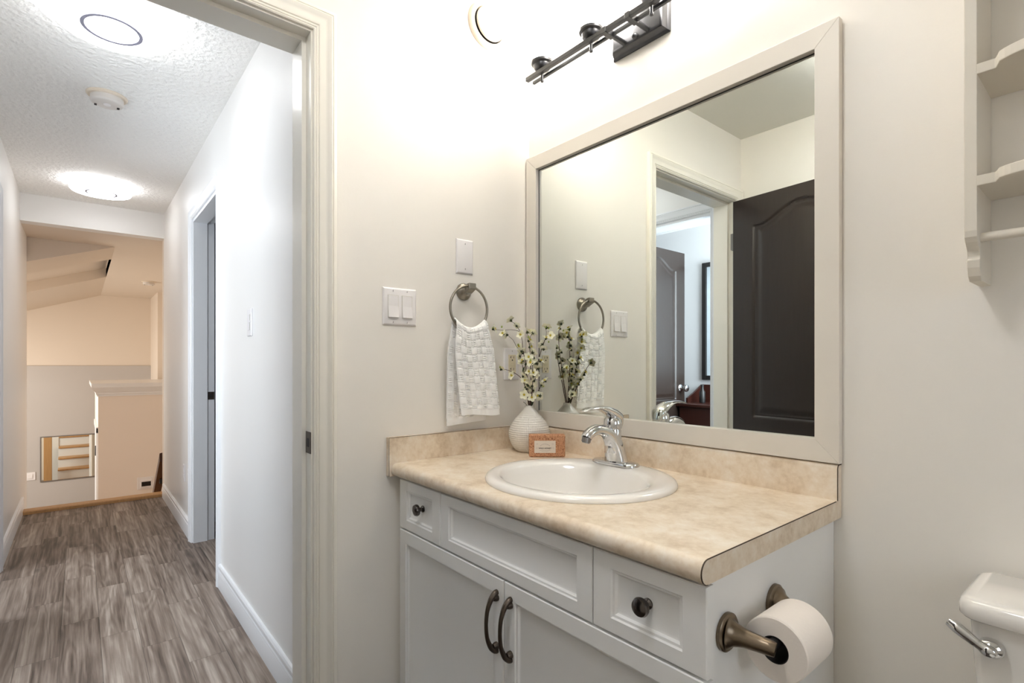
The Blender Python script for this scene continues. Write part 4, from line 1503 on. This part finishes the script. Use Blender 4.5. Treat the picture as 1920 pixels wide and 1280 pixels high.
# round vent on the left wall
vt = thing('round_vent', 'round white vent cover high on the wall left of the light fixture', 'vent', (0, -0.195, 2.23))
vc = (0, -0.196, 2.306)
m = MB()
m.lathe([(0.080, 0.0005), (0.080, 0.004), (0.077, 0.010), (0.070, 0.014), (0.062, 0.0145), (0.060, 0.010), (0.060, 0.001)], vc, 'x', 56, False, False)
m.build('outer_ring', M['old_plastic'], vt, smooth=35)
m = MB(); m.lathe([(0.0602, 0.001), (0.0602, 0.002)], vc, 'x', 48)
m.build('throat', M['slot'], vt)
m = MB(); m.lathe([(0.030, 0.002), (0.030, 0.016), (0.056, 0.017), (0.0585, 0.020), (0.056, 0.025), (0.040, 0.029), (0.0, 0.031)], vc, 'x', 48, True, False)
m.build('inner_disc', M['old_plastic'], vt, smooth=40)

# ------------------------------------------------------------------ scalloped wall shelf
sh = thing('wall_shelf', 'chalky white scalloped wall shelf with a towel dowel above the toilet', 'shelf', (1.52, 0, 1.27))
SXL, SXR = 1.262, 1.80


def side_prof():
    f_ = [(-0.001, 2.06), (-0.10, 2.06), (-0.13, 2.03), (-0.13, 1.356), (-0.128, 1.346), (-0.121, 1.338), (-0.112, 1.332), (-0.105, 1.325), (-0.102, 1.317), (-0.102, 1.313), (-0.106, 1.310), (-0.104, 1.297), (-0.097, 1.283), (-0.086, 1.275), (-0.001, 1.275)]
    return f_


for x in (SXL, SXR - 0.017):
    m = MB(); m.prism(side_prof(), 'x', x, x + 0.017)
    m.build('side_panel', M['shelf'], sh, bevel=0.0012)
for z0, z1 in ((1.430, 1.447), (1.617, 1.634), (1.82, 1.837)):
    fr = []
    xa, xb = SXL + 0.016, SXR - 0.016
    n = 64
    pts = [(xa, -0.001), (xb, -0.001), (xb, -0.130)]
    c0, c1 = xa + 0.024, xb - 0.024
    for i in range(n + 1):
        t_ = i / n
        x = c1 + (c0 - c1) * t_
        pts.append((x, -0.130 - 0.058 * math.sin(PI * t_) ** 0.33))
    pts.append((xa, -0.130))
    m = MB(); m.prism(pts, 'z', z0, z1)
    m.build('shelf_board', M['shelf'], sh, bevel=0.0012)
m = MB(); m.tube([(SXL + 0.015, -0.1, 1.3475), (SXR - 0.015, -0.1, 1.3475)], 0.0078, 18)
m.build('dowel', M['shelf'], sh, smooth=40)

# ------------------------------------------------------------------ toilet paper holder and roll
th = thing('paper_holder', 'bronze toned toilet paper holder with two posts on the vanity side', 'toilet paper holder', (1.02, -0.39, 0.66))
AX, AZ = 1.083, 0.690          # roll axis
for (y, tip, s) in ((-0.474, -0.455, 1), (-0.300, -0.318, -1)):
    m = MB()
    m.lathe([(0.031, 0.0005), (0.031, 0.006), (0.0275, 0.009)], (1.02, y, 0.694), 'x', 36, True, True)
    p = smooth_path([(1.027, y, 0.694), (1.036, y + s * 0.002, 0.6935), (1.05, y + s * 0.006, 0.692), (1.07, y + s * 0.011, 0.690), (1.085, y + s * 0.014, 0.689), (1.0935, y + s * 0.016, 0.688)], 5)
    m.tube(p, lerp_list([0.0270, 0.0185, 0.0145, 0.0128, 0.0122, 0.0105], len(p)), 24)
    m.build('post', M['holder_metal'], th, smooth=45)
m = MB(); m.tube([(AX, -0.452, AZ - 0.002), (AX, -0.32, AZ - 0.002)], 0.0085, 18)
m.build('roller', M['black'], th, smooth=40)
tp = thing('toilet_paper', 'white toilet paper roll on the bronze holder', 'toilet paper', (AX, -0.385, 0.62))
RZ = AZ - 0.013
y0, y1 = -0.438, -0.338
m = MB()
R_ = 0.0505
m.lathe([(0.0215, y0), (R_ - 0.002, y0), (R_, y0 + 0.002), (R_, y1 - 0.002), (R_ - 0.002, y1), (0.0215, y1)], (AX, 0, RZ), 'y', 64, False, False)
m.build('tissue', M['tissue'], tp, smooth=35)
m = MB(); m.lathe([(0.0215, y0 + 0.0003), (0.0215, y1 - 0.0003), (0.0203, y1 - 0.0003), (0.0203, y0 + 0.0003), (0.0215, y0 + 0.0003)], (AX, 0, RZ), 'y', 48, False, False)
m.build('cardboard_core', M['slot'], tp, smooth=40)

# ------------------------------------------------------------------ toilet
to = thing('toilet', 'white toilet beside the vanity with a chrome flush lever', 'toilet', (1.51, -0.38, 0))


def rrect(x0, x1, y0, y1, r, n=6):
    pts = []
    for (cx, cy, a0) in ((x1 - r, y1 - r, 0), (x0 + r, y1 - r, 90), (x0 + r, y0 + r, 180), (x1 - r, y0 + r, 270)):
        for i in range(n + 1):
            a = math.radians(a0 + 90 * i / n)
            pts.append((cx + r * math.cos(a), cy + r * math.sin(a)))
    return pts


def bowed(pts, yf, cx, hw, k):
    return [(x, y - (k * (1 - ((x - cx) / hw) ** 2) if y < yf else 0)) for x, y in pts]


def rr_rings(spec, r):
    return [[(x, y, z) for x, y in bowed(rrect(1.263 + i, 1.752 - i, -0.195 + i, -0.018 - i * 0.3, max(r - i, 0.004)), -0.1, 1.511, 0.25, 0.032)] for i, z in spec]


m = MB(); m.rings(rr_rings([(0.004, 0.7245), (0.0, 0.728), (0.0, 0.743), (0.003, 0.751), (0.010, 0.7555), (0.02, 0.757)], 0.026), True, True, True)
m.build('tank_lid', M['porcelain'], to, smooth=50)
m = MB()
m.rings(rr_rings([(0.052, 0.385), (0.046, 0.40), (0.030, 0.50), (0.018, 0.66), (0.014, 0.7235)], 0.03), True, True, True)
m.build('tank', M['porcelain'], to, smooth=50)


def oval(cx, cy, a, f_, bk, z, n=40):
    return [(cx + a * math.cos(2 * PI * i / n), cy + (f_ if math.sin(2 * PI * i / n) < 0 else bk) * math.sin(2 * PI * i / n), z) for i in range(n)]


m = MB()
m.rings([oval(1.511, -0.36, 0.11, 0.22, 0.24, 0.0), oval(1.511, -0.36, 0.105, 0.21, 0.24, 0.06), oval(1.511, -0.38, 0.11, 0.2, 0.24, 0.2), oval(1.511, -0.42, 0.16, 0.26, 0.24, 0.31), oval(1.511, -0.43, 0.185, 0.29, 0.24, 0.375), oval(1.511, -0.43, 0.185, 0.29, 0.24, 0.385)], True, True, True)
m.box(1.36, 1.66, -0.22, -0.03, 0.30, 0.386)
m.build('bowl', M['porcelain'], to, smooth=50)
m = MB()
m.rings([oval(1.511, -0.43, 0.188, 0.29, 0.19, 0.3865), oval(1.511, -0.43, 0.19, 0.292, 0.192, 0.396), oval(1.511, -0.43, 0.186, 0.288, 0.19, 0.416), oval(1.511, -0.43, 0.15, 0.25, 0.16, 0.421)], True, True, True)
m.build('seat_lid', M['porcelain'], to, smooth=50)
# flush lever: oval escutcheon on the tank front with an arm to the left
lx, lz = 1.305, 0.688
m = MB()
yt = -0.196
m.rings([[(lx + a * math.cos(2 * PI * i / 28), yt - d, lz + 0.85 * a * math.sin(2 * PI * i / 28)) for i in range(28)] for (a, d) in ((0.0165, -0.008), (0.0165, 0.003), (0.0145, 0.007), (0.010, 0.010), (0.0095, 0.016), (0.007, 0.019), (0.001, 0.020))], True, True, True)
esc = m.build('flush_lever', M['chrome'], to, smooth=45)
m = MB()
p = smooth_path([(lx - 0.002, yt - 0.012, lz + 0.001), (lx - 0.014, yt - 0.013, lz + 0.007), (lx - 0.027, yt - 0.013, lz + 0.015), (lx - 0.039, yt - 0.012, lz + 0.022), (lx - 0.050, yt - 0.010, lz + 0.027)], 5)
m.tube(p, lerp_list([0.0085, 0.0072, 0.0088, 0.0092, 0.0062], len(p)), 18, True, 0.75, (0, 1, 0))
m.build('lever_arm', M['chrome'], esc, smooth=50)

# ------------------------------------------------------------------ hall ceiling fittings
for (x, y, lb) in ((-0.94, -1.197, 'round glowing ceiling light with a grey ring at the near end of the hall'), (-3.27, -1.17, 'round glowing ceiling light at the far end of the hall by the header'), (0.85, -1.12, 'round glowing fill light added out of view on the bathroom ceiling facing the vanity')):  # the bathroom one is an added fill light, out of view
    t = thing('ceiling_light', lb, 'ceiling light', (x, y, 2.33), 'hall ceiling lights' if x < 0 else None)
    m = MB(); m.lathe([(0.165, CEIL - 0.001), (0.168, CEIL - 0.02), (0.16, CEIL - 0.024)], (x, y, 0), 'z', 48)
    m.build('base', M['plastic'], t, smooth=40)
    m = MB(); m.lathe([(0.178, CEIL - 0.024), (0.178, CEIL - 0.045), (0.170, CEIL - 0.056), (0.10, CEIL - 0.060), (0.0, CEIL - 0.061)], (x, y, 0), 'z', 64, True, False)
    m.build('diffuser', M['hall_lamp' if x < 0 else 'bath_fill'], t, smooth=40)
    m = MB()
    m.lathe([(0.0800, CEIL - 0.0590), (0.0800, CEIL - 0.0625), (0.0920, CEIL - 0.0625), (0.0920, CEIL - 0.0590)], (x, y, 0), 'z', 64, False, False)
    m.build('ring', M['lamp_ring'], t, smooth=20)


def smoke(x, y, zc, label):
    t = thing('smoke_detector', label, 'smoke detector', (x, y, zc - 0.045), None)
    m = MB(); m.lathe([(0.080, zc - 0.0005), (0.080, zc - 0.004), (0.074, zc - 0.010), (0.066, zc - 0.011)], (x, y, 0), 'z', 44)
    lab(m.build('mounting_ring', M['old_plastic'], t, smooth=35), 'yellowed mounting ring')
    m = MB(); m.lathe([(0.064, zc - 0.011), (0.065, zc - 0.032), (0.061, zc - 0.038), (0.056, zc - 0.0405), (0.0, zc - 0.0415)], (x, y, 0), 'z', 44, True, False)
    bd = m.build('body', M['detector'], t, smooth=35)
    m = MB()
    for s in (-1, 1):
        for k in range(4):
            m.box(x - 0.034 + 0.006 * k + (s * 0.006), x - 0.031 + 0.006 * k + (s * 0.006), y + s * 0.043 - 0.005, y + s * 0.043 + 0.005, zc - 0.0422, zc - 0.0400)
    m.build('vent_slots', M['slot'], bd)
    m = MB(); m.lathe([(0.014, zc - 0.041), (0.014, zc - 0.0435), (0.008, zc - 0.0445), (0, zc - 0.0445)], (x, y, 0), 'z', 24, True, False)
    m.build('test_button', M['plastic'], bd, smooth=30)


smoke(-1.69, -1.188, CEIL, 'white smoke detector on the hall ceiling between the two lights')
smoke(-6.75, -0.60, STAIR_C, 'small yellowed smoke detector on the far ceiling above the entry')

# ------------------------------------------------------------------ bedroom pieces seen in the mirror
pf = thing('framed_picture', 'black framed picture on the grey bedroom wall seen in the mirror', 'picture', (-0.6, -2.74, 1.0))
px0, px1, pz0, pz1 = -0.885, -0.30, 1.005, 1.975
for (a0, a1, c0, c1) in ((px0, px0 + 0.035, pz0, pz1), (px1 - 0.035, px1, pz0, pz1), (px0 + 0.035, px1 - 0.035, pz0, pz0 + 0.035), (px0 + 0.035, px1 - 0.035, pz1 - 0.035, pz1)):
    MB().box(a0, a1, -2.748, -2.715, c0, c1).build('frame_rail', M['black'], pf, bevel=0.002)
MB().box(px0 + 0.03, px1 - 0.03, -2.745, -2.735, pz0 + 0.03, pz1 - 0.03).build('print', M['picture'], pf)
ds = thing('desk', 'dark cherry desk with a sloped organizer in the bedroom seen in the mirror', 'desk', (-0.6, -2.55, 0))
DX0, DX1 = -0.915, -0.25
m = MB(); m.box(DX0 + 0.02, DX1, -2.745, -2.40, 0.25, 0.80); m.build('body', M['cherry'], ds, bevel=0.003)
m = MB()
for xx in (DX0 + 0.03, DX1 - 0.05):
    for yy in (-2.74, -2.45):
        MB().box(xx, xx + 0.04, yy, yy + 0.04, 0.0, 0.25).build('leg', M['cherry'], ds)
MB().box(DX0, DX1 + 0.02, -2.747, -2.38, 0.80, 0.822).build('top', M['cherry'], ds, bevel=0.003)
for xx in (DX0 + 0.005, DX1 - 0.01):
    m = MB(); m.prism([(-2.745, 0.822), (-2.52, 0.822), (-2.52, 0.86), (-2.62, 0.90), (-2.745, 0.965)], 'x', xx, xx + 0.015)
    m.build('organizer_side', M['cherry'], ds)
MB().box(DX0 + 0.02, DX1 - 0.01, -2.747, -2.735, 0.822, 0.965).build('organizer_back', M['cherry'], ds)
m = MB(); m.lathe([(0.022, 0.823), (0.024, 0.83), (0.024, 0.91), (0.012, 0.93), (0.011, 0.955), (0.013, 0.957), (0.013, 0.968), (0.0, 0.97)], (-0.80, -2.58, 0), 'z', 20, True, False)
bt = m.build('bottle', M['black'], None, smooth=40)
tag(bt, 'small dark bottle on the cherry desk in the mirror', 'bottle')
